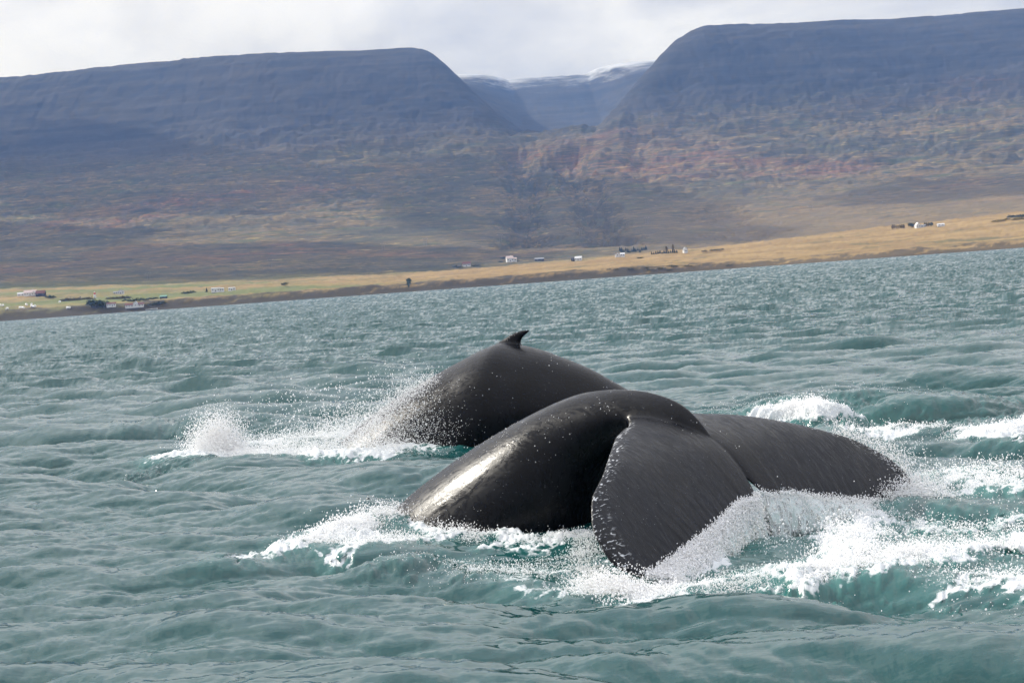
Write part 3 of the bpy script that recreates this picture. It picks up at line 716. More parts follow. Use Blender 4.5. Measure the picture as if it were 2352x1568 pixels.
spray('foam and drops where the near whale cuts into the water', *ws([
    splash([(690, 1268), (830, 1230), (950, 1200)], 5200, 0.15, [(0, 0.03), (0.4, 0.09), (0.8, 0.14), (1, 0.09)], 0.0085),
    splash([(820, 1265), (960, 1245)], 2500, 0.15, [(0, 0.12), (1, 0.14)], 0.0075),
    splash([(950, 1205), (1070, 1232), (1110, 1245)], 2400, 0.10, [(0, 0.11), (1, 0.09)], 0.0075),
    splash([(1200, 1246), (1270, 1238), (1350, 1225)], 1200, 0.08, [(0, 0.05), (1, 0.06)], 0.006),
    splash([(1000, 1300), (1150, 1305), (1350, 1300)], 1800, 0.25, [(0, 0.07), (1, 0.05)], 0.0065),
    cloud_px([(780, 1190), (900, 1170), (960, 1150)], 90, (40, 16), 18.2, 0.3, 0.010)]))
spray('churned white water to the right of the tail flukes', *ws([
    splash([(1850, 1345), (1960, 1318), (2130, 1290)], 4600, 0.15, [(0, 0.05), (0.3, 0.14), (1, 0.06)], 0.0085),
    splash([(1945, 1225), (1945, 1300)], 2400, 0.16, [(0, 0.12), (1, 0.18)], 0.0085),
    splash([(1960, 1240), (2080, 1262), (2160, 1285)], 1800, 0.20, [(0, 0.12), (1, 0.08)], 0.0085),
    splash([(2000, 1188), (2180, 1190), (2360, 1185)], 2000, 0.26, [(0, 0.10), (1, 0.10)], 0.008),
    splash([(2150, 1142), (2260, 1132), (2420, 1135)], 3000, 0.24, [(0, 0.12), (1, 0.16)], 0.009),
    splash([(2090, 1240), (2250, 1230), (2420, 1225)], 1600, 0.40, [(0, 0.10), (1, 0.10)], 0.0075),
    splash([(2160, 1275), (2280, 1262), (2420, 1255)], 2000, 0.20, [(0, 0.12), (1, 0.16)], 0.008),
    splash([(2180, 1335), (2420, 1345)], 1500, 0.24, [(0, 0.08), (1, 0.10)], 0.0075),
    cloud_px([(1760, 1230), (1900, 1280)], 420, (60, 45), 15.2, 0.4, 0.007)]))
spray('white crest and foam line behind the raised tail flukes', *ws([
    splash([(1765, 985), (1830, 985), (1930, 995)], 7000, 0.22, [(0, 0.05), (0.4, 0.12), (1, 0.05)], 0.0095),
    splash([(1960, 1008), (2120, 1010), (2310, 1012), (2420, 990)], 5000, 0.16, [(0, 0.05), (1, 0.10)], 0.0085),
    splash([(1620, 970), (1760, 975)], 300, 0.25, [(0, 0.2), (1, 0.2)], 0.008),
    splash([(1800, 965), (2050, 960)], 200, 0.5, [(0, 0.2), (1, 0.2)], 0.008)]))
# beads of water standing on the near whale's back
def beads(me, M, n, size):
    co = np.empty(len(me.vertices) * 3, np.float32); me.vertices.foreach_get('co', co); co = co.reshape(-1, 3)
    no = np.empty(len(me.vertices) * 3, np.float32); me.vertex_normals.foreach_get('vector', no); no = no.reshape(-1, 3)
    k = np.nonzero((co[:, 2] > 0.1) & (co[:, 1] < 0.3) & (no[:, 2] > 0.05) & ((co[:, 0] < 3.3) | (np.abs(co[:, 1]) < 0.25)))[0]
    w = np.clip(fW1(co[k, 0] / 2.5, co[k, 2] / 1.6) + 0.3, 0.02, 3) ** 1.5; w /= w.sum()
    k = rng.choice(k, n, p=w)
    R = np.array(M.to_3x3()); t = np.array(M.translation)
    return (co[k] + no[k] * size * 0.3) @ R.T + t, lognorm(n, size, 0.4)
spray('beads of water glinting on the near whale', *ws([beads(me1, M1, 300, 0.0036)]), name='water_beads')
spray('beads of water glinting on the farther whale', *ws([beads(me2, whale2.matrix_world, 110, 0.0048)]), name='water_beads')
# sheets of aerated water falling from the trailing edges
m_fall, nt = material('falling_water')
tc = N(nt, 'ShaderNodeTexCoord').outputs['UV']
geoP = N(nt, 'ShaderNodeNewGeometry').outputs['Position']
qf = N(nt, 'ShaderNodeAttribute', attribute_name='fall').outputs['Fac']
nn1 = NOISE(nt, VSC(nt, geoP, (26, 26, 8)), 1.0, 5, 0.65, 0.5)
wh = STEP(nt, nn1, 0.35, 0.6)
cc = MIX(nt, wh, (0.46, 0.55, 0.54), (0.74, 0.77, 0.78))
bb = N(nt, 'ShaderNodeBsdfPrincipled', {'Base Color': cc, 'Roughness': 0.35, 'IOR': 1.33})
tr = N(nt, 'ShaderNodeBsdfTransparent')
hole = MATH(nt, 'MULTIPLY', STEP(nt, MATH(nt, 'ADD', nn1, MATH(nt, 'MULTIPLY', qf, 0.12)), 0.56, 0.66), 0.85)
mx = N(nt, 'ShaderNodeMixShader', {0: hole, 1: bb.outputs[0], 2: tr.outputs[0]})
N(nt, 'ShaderNodeOutputMaterial', {'Surface': mx.outputs[0]})
def fall_sheet(edge, i0, i1, reach, drop, label):
    n, k = 120, 14; V = np.zeros((n, k, 3)); Q = np.zeros((n, k))
    E_ = np.array([e[:] for e in edge])
    for a_ in range(n):
        i = i0 + (i1 - i0) * a_ / (n - 1); e = E_[int(i)]
        for b_ in range(k):
            q = b_ / (k - 1); r = reach * q * (0.35 + 0.7 * i / 200) * (1 + 0.25 * math.sin(a_ * 0.35) + 0.15 * math.sin(a_ * 0.9 + 1))
            V[a_, b_] = (e[0] + TD.x * (r - 0.02), e[1] + TD.y * (r - 0.02), e[2] - 0.012 - (e[2] + drop) * q ** 1.6 + 0.012 * math.sin(a_ * 1.7 + b_))
            Q[a_, b_] = q
    me = grid_mesh('falling_water', V.reshape(-1, 3), n, k); attr(me, 'fall', Q.ravel())
    o = link('falling_water', me, m_fall, label=label, kind='stuff')
    md = o.modifiers.new('s', 'SOLIDIFY'); md.thickness = 0.02
    return o
fall_sheet(TEW, 14, 196, 0.24, 0.05, 'white water sheet pouring off the near fluke edge')
fall_sheet(TEW2, 10, 180, 0.32, 0.05, 'pale water sheet pouring off the farther fluke edge')
# ------------------------------------------------------------------ farms, trees and poles on the far shore
def ground(px, py, y0=SHORE + 4, y1=5200):
    r = ray(px, py); ys = np.linspace(y0, y1, 3000)
    t = ys / r.y; zr = CAMZ + r.z * t; xs = r.x * t
    hh = terrain_h(xs, ys); k = np.nonzero(hh >= zr)[0]
    i = k[0] if len(k) else 0
    return Vector((float(xs[i]), float(ys[i]), float(hh[i])))
def gz(x, y): return float(terrain_h(np.array([x], float), np.array([y], float))[0])
P_WHITE = plain('white_render', (0.60, 0.60, 0.60)); P_RED = plain('dull_red_roofing', (0.13, 0.055, 0.05)); P_GREY = plain('grey_sheet_roofing', (0.22, 0.23, 0.25))
P_DARK = plain('tarred_boarding', (0.03, 0.03, 0.035)); P_PANE = plain('dark_window_glass', (0.02, 0.025, 0.03), 0.15, 0.5); P_PALE = plain('pale_pink_roofing', (0.50, 0.40, 0.38))
P_GREEN = plain('green_roofing', (0.16, 0.30, 0.25)); P_WOOD = plain('weathered_pole_wood', (0.16, 0.15, 0.14)); P_WRAP = plain('white_bale_wrap', (0.80, 0.80, 0.80), 0.5)
P_BARK = plain('bark', (0.06, 0.05, 0.04)); P_WHITEROOF = plain('white_sheet_roofing', (0.52, 0.53, 0.55))
L_GREEN = plain('dark_green_leaves', (0.040, 0.055, 0.024), 0.9, 0.1, 0.5, 0.6); L_CON = plain('spruce_needles', (0.034, 0.052, 0.038), 0.9, 0.1, 0.4, 0.6)
L_YEL = plain('yellow_autumn_leaves', (0.22, 0.17, 0.05), 0.9, 0.1, 0.4, 0.6); L_BRN = plain('russet_autumn_scrub', (0.10, 0.085, 0.040), 0.9, 0.1, 0.4, 0.6)
P_SKIN = plain('red_painted_band', (0.45, 0.05, 0.04))
def mesh_from(name, V, Fc):
    me = bpy.data.meshes.new(name); me.from_pydata([tuple(v) for v in V], [], Fc); me.update(); return me
def boxv(x0, x1, y0, y1, z0, z1):
    return [(x0, y0, z0), (x1, y0, z0), (x1, y1, z0), (x0, y1, z0), (x0, y0, z1), (x1, y0, z1), (x1, y1, z1), (x0, y1, z1)]
BOXF = [(0, 3, 2, 1), (4, 5, 6, 7), (0, 1, 5, 4), (1, 2, 6, 5), (2, 3, 7, 6), (3, 0, 4, 7)]
def empty(name, loc, rz, label, cat, group=None):
    o = link(name, None, None, None, label, cat, group); o.location = loc; o.rotation_euler = (0, 0, rz); return o
def wing(root, w, d, hw, hr, x=0.0, y=0.0, wall=P_WHITE, roof=P_RED, nwin=3, gable_front=False, chimney=False):
    """one gabled wing: ridge along x, or along y when gable_front; the front faces -y"""
    if gable_front:
        V = boxv(x - w/2, x + w/2, y - d/2, y + d/2, -1.2, hw) + [(x, y - d/2, hw + hr), (x, y + d/2, hw + hr)]
        Fc = [(0, 3, 2, 1), (0, 1, 5, 8, 4), (1, 2, 6, 5), (2, 3, 7, 9, 6), (3, 0, 4, 7)]
        e, t = 0.35, 0.22
        R = []
        for sg in (-1, 1):
            a_, b_ = (x + sg * (w/2 + e), hw - e * hr / (w/2)), (x, hw + hr)
            R.append([(a_[0], y - d/2 - e, a_[1] + 0.02), (b_[0], y - d/2 - e, b_[1] + 0.02), (b_[0], y + d/2 + e, b_[1] + 0.02), (a_[0], y + d/2 + e, a_[1] + 0.02)])
    else:
        V = boxv(x - w/2, x + w/2, y - d/2, y + d/2, -1.2, hw) + [(x - w/2, y, hw + hr), (x + w/2, y, hw + hr)]
        Fc = [(0, 3, 2, 1), (0, 1, 5, 4), (1, 2, 6, 9, 5), (2, 3, 7, 6), (3, 0, 4, 8, 7)]
        e, t = 0.35, 0.22
        R = []
        for sg in (-1, 1):
            a_, b_ = (y + sg * (d/2 + e), hw - e * hr / (d/2)), (y, hw + hr)
            R.append([(x - w/2 - e, a_[0], a_[1] + 0.02), (x + w/2 + e, a_[0], a_[1] + 0.02), (x + w/2 + e, b_[0], b_[1] + 0.02), (x - w/2 - e, b_[0], b_[1] + 0.02)])
    link('wall', mesh_from('wall', V, Fc), wall, root)
    RV, RF = [], []
    for q in R:
        o = len(RV); RV += q + [(a, b, c + t) for a, b, c in q]; RF += [tuple(i + o for i in f) for f in BOXF]
    rf = link('roof', mesh_from('roof', RV, RF), roof, root)
    if chimney: link('chimney', mesh_from('chimney', boxv(x + w*0.18, x + w*0.18 + 0.8, y - 0.4, y + 0.4, hw + hr*0.5, hw + hr + 1.0), BOXF), wall, rf)
    for i in range(nwin):
        cx = x - w/2 + w * (i + 0.5) / nwin; fy = y - d/2
        if i == nwin // 2 and nwin > 2:
            link('door', mesh_from('door', boxv(cx - 0.5, cx + 0.5, fy - 0.05, fy + 0.1, 0.05, 2.1), BOXF), P_DARK, root); continue
        wn = link('window', mesh_from('window', boxv(cx - 0.75, cx + 0.75, fy - 0.06, fy + 0.1, hw*0.36, hw*0.36 + 1.35), BOXF), P_WHITE, root)
        link('pane', mesh_from('pane', boxv(cx - 0.62, cx + 0.62, fy - 0.09, fy - 0.02, hw*0.36 + 0.12, hw*0.36 + 1.23), BOXF), P_PANE, wn)
def house(px, py, label, wings, rz=0.0, name='farmhouse', cat='house'):
    p = ground(px, py)
    k = 0.86 * p.y / 2000.0
    o = empty(name, p, rz - 0.25 * p.x / p.y, label, cat, 'farm buildings on the far shore')
    o.scale = (k, k, k)
    for w in wings: wing(o, **w)
    return o
house(48, 680, 'small white outbuilding at the left end of the red-roofed farm', [dict(w=9, d=7, hw=2.8, hr=1.6, nwin=2, roof=P_WHITEROOF)], 0.2, 'farm_shed', 'shed')
house(70, 679, 'long white farm building with pale pink roof, left of the red-roofed barn', [dict(w=16, d=9, hw=3.6, hr=3.2, nwin=5, roof=P_PALE, chimney=True), dict(w=6, d=6, hw=3.0, hr=2.0, x=5.5, y=-7, nwin=2, gable_front=True, roof=P_WHITEROOF)], 0.1)
house(94, 679, 'dark-walled barn with dull red roof beside the long white farm building', [dict(w=12, d=9, hw=3.2, hr=3.6, nwin=3, wall=P_DARK, roof=P_RED)], 0.0, 'barn', 'barn')
house(278, 675, 'small white cottage with grey roof alone on the green field above the dark tree', [dict(w=8, d=7, hw=2.8, hr=2.6, nwin=3, gable_front=True, roof=P_GREY), dict(w=6, d=5, hw=2.2, hr=1.2, x=-6.8, nwin=2, roof=P_GREY)], 0.0)
house(256, 704, 'white house with low dark red roof just right of the big dark tree', [dict(w=12, d=8, hw=3.6, hr=1.8, nwin=4, roof=P_RED)], 0.1)
house(310, 706, 'long white shore house with central gable and dark red roof', [dict(w=24, d=8, hw=3.2, hr=2.2, nwin=7, roof=P_RED), dict(w=6, d=9, hw=4.6, hr=3.0, x=1.5, y=-0.9, nwin=1, gable_front=True, roof=P_WHITEROOF)], 0.05)
house(496, 670, 'long low white building with flat grey roof in the yellow-green field', [dict(w=11, d=8, hw=4.6, hr=0.5, nwin=3, roof=P_WHITEROOF), dict(w=5, d=7, hw=3.8, hr=0.5, x=8.2, nwin=2, roof=P_WHITEROOF)], 0.0, 'farm_building', 'building')
house(533, 667, 'shorter white building right of the long low white one', [dict(w=9, d=7, hw=3.4, hr=0.5, nwin=3, roof=P_WHITEROOF)], 0.0, 'farm_building', 'building')
house(376, 685, 'low shed with green roof near the shore bank', [dict(w=9, d=6, hw=1.8, hr=1.6, nwin=2, wall=P_DARK, roof=P_GREEN)], 0.0, 'farm_shed', 'shed')
house(1072, 612, 'white house with dull red roof among dark shrubs below the slope', [dict(w=11, d=8, hw=3.4, hr=2.6, nwin=5, roof=P_RED)], 0.0)
house(1171, 601, 'tall white farmhouse with pinkish roof in the green field at mid-shore', [dict(w=9, d=8, hw=4.6, hr=2.8, nwin=3, roof=P_PALE, chimney=True), dict(w=4, d=6, hw=3.4, hr=1.6, x=7, nwin=1, roof=P_PALE)], 0.2)
house(1239, 599, 'long dark turf-coloured barn in the green field', [dict(w=12, d=7, hw=1.8, hr=1.7, nwin=2, wall=P_DARK, roof=P_GREY)], 0.0, 'barn', 'barn')
house(1329, 598, 'white barn with black end wall on the tan grass', [dict(w=9, d=8, hw=2.6, hr=2.4, nwin=3, roof=P_WHITEROOF), dict(w=4.5, d=7, hw=2.2, hr=1.6, x=-7.2, nwin=1, wall=P_DARK, roof=P_DARK)], -0.2, 'barn', 'barn')
house(1424, 589, 'bright white twin-gabled house below the spruce plantation', [dict(w=6, d=8, hw=3.0, hr=2.4, x=-3.2, nwin=1, gable_front=True, roof=P_RED), dict(w=6, d=7, hw=2.6, hr=1.8, x=3.4, nwin=2, roof=P_WHITEROOF)], 0.0)
house(1574, 580, 'narrow white gabled house at the end of the spruce belt', [dict(w=5, d=7, hw=3.0, hr=3.4, nwin=2, gable_front=True, roof=P_GREY)], 0.25)
house(2112, 523, 'white house with steep gable on the brown headland between trees', [dict(w=6, d=8, hw=3.2, hr=3.6, x=-2.5, nwin=2, gable_front=True, roof=P_WHITEROOF), dict(w=8, d=6, hw=2.2, hr=1.2, x=4.7, nwin=2, roof=P_GREY)], 0.15)
house(2161, 519, 'long white-roofed shed on the brown headland right of the gabled house', [dict(w=9, d=5, hw=1.6, hr=1.3, nwin=2, roof=P_WHITEROOF)], 0.0, 'farm_shed', 'shed')
# trees
def leafy(seed, shape, n=420, size=0.55):
    r = np.random.default_rng(seed); V, Fc = [], []
    lobes = [(r.uniform(-0.55, 0.55), r.uniform(-0.55, 0.55), r.uniform(0.35, 0.85), r.uniform(0.22, 0.42)) for _ in range(9)]
    for i in range(n):
        if shape == 'round':
            l = lobes[r.integers(len(lobes))]; v = r.standard_normal(3); v *= l[3] * r.uniform(0.55, 1.0) / np.linalg.norm(v)
            p = np.array([l[0] * 0.9 + v[0], l[1] * 0.9 + v[1], l[2] * 0.85 + v[2] * 0.8])
        elif shape == 'cone':
            z = r.uniform(0, 1) ** 1.25; rad = (1 - z) * 0.30 * r.uniform(0.45, 1.1) * (0.8 + 0.35 * math.sin(z * 40)); a_ = r.uniform(0, 6.283)
            p = np.array([rad * math.cos(a_), rad * math.sin(a_), 0.10 + z * 0.9])
        elif shape == 'column':
            z = r.uniform(0, 1); rad = 0.17 * math.sin(math.pi * min(1, 0.12 + z * 0.88)) ** 0.6 * r.uniform(0.4, 1.1); a_ = r.uniform(0, 6.283)
            p = np.array([rad * math.cos(a_), rad * math.sin(a_), 0.08 + z * 0.92])
        else:
            a_ = r.uniform(0, 6.283); rad = r.uniform(0, 1) ** 0.6; p = np.array([rad * math.cos(a_), rad * math.sin(a_) * 0.8, r.uniform(0.02, 0.62) * math.sqrt(max(0.05, 1 - rad * rad)) * (0.7 + 0.5 * math.sin(3 * a_ + seed))])
        s_ = size * r.uniform(0.06, 0.16) * (1.4 if shape == 'bush' else 1)
        u = r.standard_normal(3); u /= np.linalg.norm(u); w = np.cross(u, r.standard_normal(3)); w /= np.linalg.norm(w)
        o = len(V); V += [p + u * s_ + w * s_ * 0.2, p + w * s_, p - u * s_ * 0.9, p - w * s_ * 0.8]; Fc.append((o, o + 1, o + 2, o + 3))
    return mesh_from('crown', V, Fc)
def trunk_mesh(h, r0):
    V, Fc = [], []
    rings = [(0, r0), (0.35 * h, r0 * 0.75), (0.7 * h, r0 * 0.45), (h, r0 * 0.12)]
    for i, (z, r) in enumerate(rings):
        for j in range(7): V.append((r * math.cos(j * 0.8976) + 0.02 * i, r * math.sin(j * 0.8976), z))
    for i in range(3):
        for j in range(7): Fc.append((i * 7 + j, i * 7 + (j + 1) % 7, (i + 1) * 7 + (j + 1) % 7, (i + 1) * 7 + j))
    for k in range(5):   # limbs
        a_ = k * 1.26; z = h * (0.35 + 0.1 * k); o = len(V); e = (0.28 * math.cos(a_), 0.28 * math.sin(a_), z + 0.22)
        V += [(0.02, 0, z - 0.02), (0, 0.02, z), (0, 0, z + 0.03), e]; Fc += [(o, o + 1, o + 3), (o + 1, o + 2, o + 3), (o + 2, o, o + 3)]
    return mesh_from('trunk', V, Fc)
CROWN = {'round': [leafy(i, 'round') for i in (1, 2, 3)], 'cone': [leafy(i, 'cone') for i in (4, 5)], 'column': [leafy(i, 'column', 300) for i in (6, 7)], 'bush': [leafy(i, 'bush', 260) for i in (8, 9, 10)]}
TRUNK = {'round': trunk_mesh(0.75, 0.05), 'cone': trunk_mesh(0.9, 0.03), 'column': trunk_mesh(0.85, 0.03), 'bush': trunk_mesh(0.35, 0.03)}
_crown_cache = {}
def tree(px, py, h, shape, mat, label, group, cat='tree', name='tree', wide=1.0):
    p = ground(px, py); i = len(bpy.data.objects) % len(CROWN[shape])
    key = (shape, i, mat.name)
    if key not in _crown_cache:
        me = CROWN[shape][i].copy(); me.materials.clear(); me.materials.append(mat); _crown_cache[key] = me
    h = h * p.y / 2000
    o = empty(name, p, rng.uniform(0, 6.28), label, cat, group); o.scale = (h * wide, h * wide, h)
    link('crown', _crown_cache[key], None, o); link('trunk' if shape != 'bush' else 'stem', TRUNK[shape], P_BARK, o)
    return o
for i, (x, y, h) in enumerate([(210, 706, 9.5), (222, 707, 11), (236, 707, 10)]):
    tree(x, y, h, 'round', L_GREEN, ['left-hand tree of the big dark clump beside the white shore house', 'tallest middle tree of the big dark clump beside the white shore house', 'right-hand tree of the big dark clump beside the white shore house'][i], 'dark trees by the shore house', 'tree', 'broadleaf_tree', 1.15)
ORD = ['first', 'second', 'third', 'fourth', 'fifth', 'sixth', 'seventh', 'eighth', 'ninth', 'tenth', 'eleventh', 'twelfth', 'thirteenth', 'fourteenth', 'fifteenth']
def scrub(pts, mat, label, group, h=(2.2, 3.6), shape='bush', wide=1.3, name='shrub', cat='shrub'):
    for i, (x, y) in enumerate(sorted(pts)): tree(x, y, rng.uniform(*h), shape, mat, ORD[i] + ' from left: ' + label, group, cat, name, wide)
scrub([(142 + 8.2 * i + rng.uniform(-2, 2), 691 - 0.45 * i * 1.1) for i in range(9)], L_BRN, 'russet bush in the row left of the dark tree clump', 'russet bush row', (3, 5))
scrub([(250 + 7.5 * i, 687 - 0.5 * i) for i in range(7)], L_BRN, 'low brown bush in the row right of the dark tree clump', 'brown bush row', (3, 4.5))
scrub([(290 + 11 * i, 692 - 0.8 * i + rng.uniform(-1, 1)) for i in range(7)], L_GREEN, 'dark green bush in the belt behind the long shore house', 'dark bush belt', (3.5, 5.5))
scrub([(350, 700), (362, 698), (371, 697)], L_GREEN, 'rounded dark bush right of the long shore house', 'bushes right of the shore house', (4.5, 6))
scrub([(112, 683), (120, 683)], L_GREEN, 'green bush at the right end of the red-roofed farm', 'bushes by the red-roofed farm', (4, 5))
scrub([(424, 674), (433, 673), (441, 672)], L_GREEN, 'green bush left of the long low white building', 'bushes left of the low white building', (3, 5))
tree(475, 672, 5, 'cone', L_CON, 'single small dark spruce left of the long low white building', 'single trees on the plain', 'tree', 'spruce_tree')
tree(655, 658, 5, 'round', L_GREEN, 'lone round bushy tree on the straw-coloured plain', 'single trees on the plain', 'tree', 'broadleaf_tree', 1.2)
for i in range(14):
    tree(1424 + 4.6 * i, 581 - 0.25 * i + rng.uniform(-4, 2), rng.uniform(3.2, 6), 'cone', L_CON, ORD[i] + ' from left: dark spruce in the plantation above the twin-gabled house', 'spruce plantation', 'tree', 'spruce_tree', 1.2)
for i in range(13):
    tree(1497 + 4.8 * i, 585 - 0.3 * i, rng.uniform(3, 4.6), 'cone', L_CON, ORD[i] + ' from left: dark spruce in the belt left of the narrow gabled house', 'spruce belt', 'tree', 'spruce_tree', 1.2)
tree(1531, 579, 6.5, 'column', L_YEL, 'orange-yellow poplar standing behind the spruce belt', 'autumn poplars', 'tree', 'poplar_tree', 1.4)
tree(1546, 577, 8, 'column', L_YEL, 'tall pale yellow poplar standing behind the spruce belt', 'autumn poplars', 'tree', 'poplar_tree')
tree(2094, 524, 7, 'round', L_CON, 'dark round tree left of the gabled house on the headland', 'trees round the headland house', 'tree', 'broadleaf_tree', 1.0)
tree(2139, 520, 5.5, 'round', L_GREEN, 'small dark tree right of the gabled house on the headland', 'trees round the headland house', 'tree', 'broadleaf_tree', 0.8)
for i in range(7): tree(2050 + 4.4 * i, 527 - 0.35 * i, rng.uniform(4, 5.2), 'column', L_YEL, ORD[i] + ' from left: yellow poplar in the row left of the headland house', 'poplar row on the headland', 'tree', 'poplar_tree', 1.2)
for i in range(3): tree(2124 + 4.5 * i, 520.5 - 0.3 * i, 4.6, 'column', L_YEL, ORD[i] + ' from left: yellow poplar right behind the headland house', 'poplars behind the headland house', 'tree', 'poplar_tree', 1.3)
scrub([(2283 + 11 * i + rng.uniform(-3, 3), 508 - 0.8 * i + rng.uniform(-2, 2)) for i in range(8)], L_YEL, 'yellowish bush on the crest of the brown headland', 'bushes on the headland crest', (3, 5))
scrub([(2322 + 9 * i, 499 - 0.6 * i) for i in range(5)], L_CON, 'dark low pine at the right end of the headland crest', 'pines on the headland crest', (4, 5.5), 'bush', 1.2, 'pine_tree', 'tree')
scrub([(1471, 593), (1495, 621), (1483, 616), (1447, 619), (1549, 613.5), (1675, 610.5), (1541, 611), (1416, 619), (1518, 618), (1537, 620), (1400, 619), (1580, 612), (1618, 577), (1654, 574), (1640, 576)], L_GREEN, 'dark low shrub dotted over the tan headland grass', 'shrubs dotted over the headland', (1.6, 2.8), 'bush', 2.4)
scrub([(1046, 614), (1056, 615), (1090, 612), (1099, 611)], L_GREEN, 'dark bush round the red-roofed house below the slope', 'bushes round the red-roofed house', (2.5, 3.5))
scrub([(1155, 594), (1160, 594), (1187, 600), (1150, 602)], L_CON, 'dark bush round the tall white farmhouse', 'bushes round the tall farmhouse', (2.5, 3.5))
# hedge running up from the shore
hp = [ground(939.5, 664), ground(939, 645)]
V, Fc = [], []
for i in range(400):
    t = rng.uniform(0, 1); p = hp[0].lerp(hp[1], t); p = Vector((p.x + rng.standard_normal() * 0.8, p.y, gz(p.x, p.y) + rng.uniform(0, 3.2)))
    u = Vector(rng.standard_normal(3)).normalized() * 0.7; w = u.cross(Vector(rng.standard_normal(3))).normalized() * 0.7
    o = len(V); V += [p + u, p + w, p - u, p - w]; Fc.append((o, o + 1, o + 2, o + 3))
link('hedge', mesh_from('hedge', V, Fc), L_CON, None, 'dark hedge line running straight up from the shore through the stubble', 'hedge')
# hay bales
def bale_mesh():
    prof = [(0.0, 0.62), (0.06, 0.68), (0.6, 0.72), (1.14, 0.68), (1.2, 0.62)]; V, Fc = [], []
    for z, r in prof:
        for j in range(12): V.append((r * math.cos(j * 0.5236), z - 0.6, r * math.sin(j * 0.5236) + 0.66))
    for i in range(4):
        for j in range(12): Fc.append((i * 12 + j, i * 12 + (j + 1) % 12, (i + 1) * 12 + (j + 1) % 12, (i + 1) * 12 + j))
    Fc += [tuple(range(12))[::-1], tuple(range(48, 60))]
    return mesh_from('hay_bale', V, Fc)
bme = bale_mesh()
for i, (x, y) in enumerate(sorted([(1, 704), (7, 703.5), (17, 711), (46, 709), (48.5, 708.8), (53.5, 709), (61, 702), (73, 701), (72.5, 706), (78, 706.4), (80.5, 706), (137.5, 695.5), (155, 709.5), (160, 709)])):
    p = ground(x, y); o = link('hay_bale', bme, P_WRAP, None, ORD[i] + ' from left: white-wrapped hay bale lying in the green field left of the dark trees', 'hay bale', 'white hay bales in the field')
    o.location = p; o.rotation_euler = (0, 0, rng.uniform(0, 3)); o.scale = (1.5,) * 3
# small boats drawn up on the beach
def boat(px, py, label):
    p = ground(px, py, SHORE - 2); o = empty('rowing_boat', (p.x, SHORE + 1.5, gz(p.x, SHORE + 1.5) + 0.05), 0.1, label, 'boat', 'boats on the beach')
    V, Fc = [], []; n = 9
    for i in range(n):
        t = i / (n - 1); x = -3 + 6 * t; b = 1.0 * math.sin(math.pi * min(1, 0.18 + t * 0.82)) ** 0.6 if t < 1 else 0.03; zt = 1.0 + 0.45 * t * t
        V += [(x, -b, zt), (x, -b * 0.7, 0.35), (x, 0, 0.0 + 0.25 * t ** 3), (x, b * 0.7, 0.35), (x, b, zt)]
    for i in range(n - 1):
        for j in range(4): Fc.append((i * 5 + j, i * 5 + j + 1, (i + 1) * 5 + j + 1, (i + 1) * 5 + j))
    Fc.append((0, 1, 2, 3, 4))
    h = link('hull', mesh_from('hull', V, Fc), P_WHITE, o); md = h.modifiers.new('s', 'SOLIDIFY'); md.thickness = 0.08
    for q in (-1.2, 0.6): link('thwart', mesh_from('thwart', boxv(q - 0.18, q + 0.18, -0.85, 0.85, 0.72, 0.78), BOXF), P_WOOD, o)
boat(342, 713, 'small white boat on the beach, left of the pair'); boat(354, 712, 'small white boat on the beach, right of the pair')
# red and white day beacon
p = ground(218, 684); o = empty('beacon', p, 0, 'small red and white beacon above the russet bushes', 'beacon')
def tube(z0, z1, r0, r1, n=12):
    V = [(r0 * math.cos(6.2832 * j / n), r0 * math.sin(6.2832 * j / n), z0) for j in range(n)] + [(r1 * math.cos(6.2832 * j / n), r1 * math.sin(6.2832 * j / n), z1) for j in range(n)]
    return V, [(j, (j + 1) % n, n + (j + 1) % n, n + j) for j in range(n)] + [tuple(range(n))[::-1], tuple(range(n, 2 * n))]
link('tower', mesh_from('tower', *tube(-0.5, 3.2, 1.2, 1.0)), P_WHITE, o); link('band', mesh_from('band', *tube(3.2, 4.8, 1.05, 0.95)), P_SKIN, o); link('lantern', mesh_from('lantern', *tube(4.8, 6.0, 0.6, 0.3)), P_WHITE, o)
# power line: twin-pole wooden pylons along the foot of the slope
def pylon_parts():
    pm = mesh_from('pole', *tube(-0.5, 12, 0.26, 0.2, 8)); cm = mesh_from('crossarm', boxv(-4.2, 4.2, -0.15, 0.15, 10.6, 11.0), BOXF); im = mesh_from('insulator', *tube(9.8, 10.6, 0.16, 0.16, 8))
    for m_ in (pm, cm): m_.materials.append(P_WOOD)
    im.materials.append(P_WHITE); return pm, cm, im
pm, cm, im = pylon_parts()
PYL = [(342, 642, 'leftmost twin-pole pylon, above the shore house'), (621, 612, 'twin-pole pylon on the dark slope above the lone round tree'), (881, 575, 'twin-pole pylon on the dark slope left of the hedge line'), (977, 564, 'twin-pole pylon above the red-roofed house'), (1150, 555, 'twin-pole pylon above the tall white farmhouse'),
       (1334, 540, 'twin-pole pylon on the spur above the white barn'), (1486, 515, 'twin-pole pylon above the spruce plantation'), (1643, 508, 'twin-pole pylon above the green strip of hillside'), (1862, 490, 'twin-pole pylon above the bare brown headland'), (2033, 478, 'rightmost twin-pole pylon, above the yellow poplar row')]
for x, y, lab in PYL:
    p = ground(x, y); o = empty('pylon', p, 0.5, lab, 'pylon', 'power line pylons'); o.scale = (p.y / 2700,) * 3
    for q in (-2, 2): link('pole', pm, None, o).location = (q, 0, 0)
    link('crossarm', cm, None, o)
    for q in (-4, 0, 4): link('insulator', im, None, o).location = (q, 0, 0)
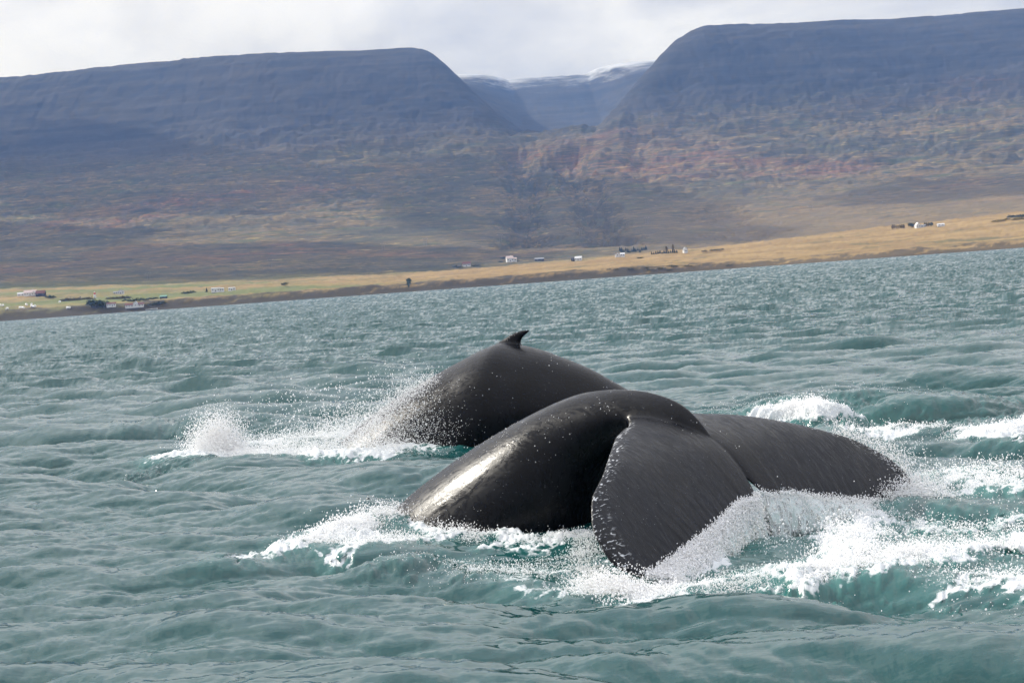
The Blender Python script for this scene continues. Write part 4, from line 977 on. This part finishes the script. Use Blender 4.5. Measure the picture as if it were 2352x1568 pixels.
# clouds up the wind, whose shadows lie on the slopes
m_cl, nt = material('cloud_body')
d = N(nt, 'ShaderNodeBsdfDiffuse', {'Color': (0.85, 0.85, 0.87, 1)}); N(nt, 'ShaderNodeOutputMaterial', {'Surface': d.outputs[0]})
def cloud_over(x, y, rx, ry, label, alt=2300, seed=0, rot=0.0):
    r = np.random.default_rng(seed); z0 = gz(x, y); t = (alt - z0) / SUN.z
    c = Vector((x, y, z0)) + SUN * t
    bm = bmesh.new()
    for k in range(30):
        a_ = r.uniform(0, 6.283); q = r.uniform(0, 0.8) ** 0.7
        s_ = r.uniform(0.28, 0.5)
        g = bmesh.ops.create_icosphere(bm, subdivisions=3, radius=1.0)['verts']
        ox, oy = q * math.cos(a_) * rx, q * math.sin(a_) * ry
        for v in g:
            n_ = 1 + 0.12 * math.sin(v.co.x * 7 + k) * math.sin(v.co.y * 6 + k * 2) + 0.08 * math.sin(v.co.z * 11 + v.co.x * 9)
            px, py = v.co.x * s_ * rx * n_ + ox, v.co.y * s_ * ry * n_ + oy
            v.co = Vector((px * math.cos(rot) - py * math.sin(rot), px * math.sin(rot) + py * math.cos(rot), max(v.co.z, -0.25) * 130 * n_))
    me = bpy.data.meshes.new('cloud'); bm.to_mesh(me); bm.free()
    for p_ in me.polygons: p_.use_smooth = True
    o = link('cloud', me, m_cl, None, label, kind='structure'); o.location = c
cloud_over(-760, 2740, 660, 420, 'broad grey-white cloud high over the fjord shading the lower left slope', 2300, 1)
cloud_over(-900, 4250, 380, 300, 'grey-white cloud shading the upper left slope', 2400, 5)
cloud_over(-1150, 3500, 330, 330, 'grey-white cloud shading the far left of the mountainside', 2350, 7)
cloud_over(130, 3450, 210, 560, 'narrow grey-white cloud shading the gullies below the valley', 2300, 2)
cloud_over(1000, 3350, 330, 130, 'small grey-white cloud shading a band of the right-hand slope', 2300, 3)

# ------------------------------------------------------------------ haze
m_hz, nt = material('haze_air')
pv = N(nt, 'ShaderNodeVolumePrincipled', {'Color': (0.22, 0.44, 1.0, 1), 'Absorption Color': (1, 1, 1, 1), 'Density': 6.3e-5, 'Anisotropy': 0.0})
N(nt, 'ShaderNodeOutputMaterial', {'Volume': pv.outputs[0]})
bm = bmesh.new(); bmesh.ops.create_cube(bm, size=1.0)
for v in bm.verts: v.co = Vector((v.co.x * 24000, v.co.y * 10000 + 4000, v.co.z * 942 + 469))
me = bpy.data.meshes.new('haze'); bm.to_mesh(me); bm.free()
link('haze', me, m_hz, label='thin blue haze filling the air over the fjord', kind='stuff')
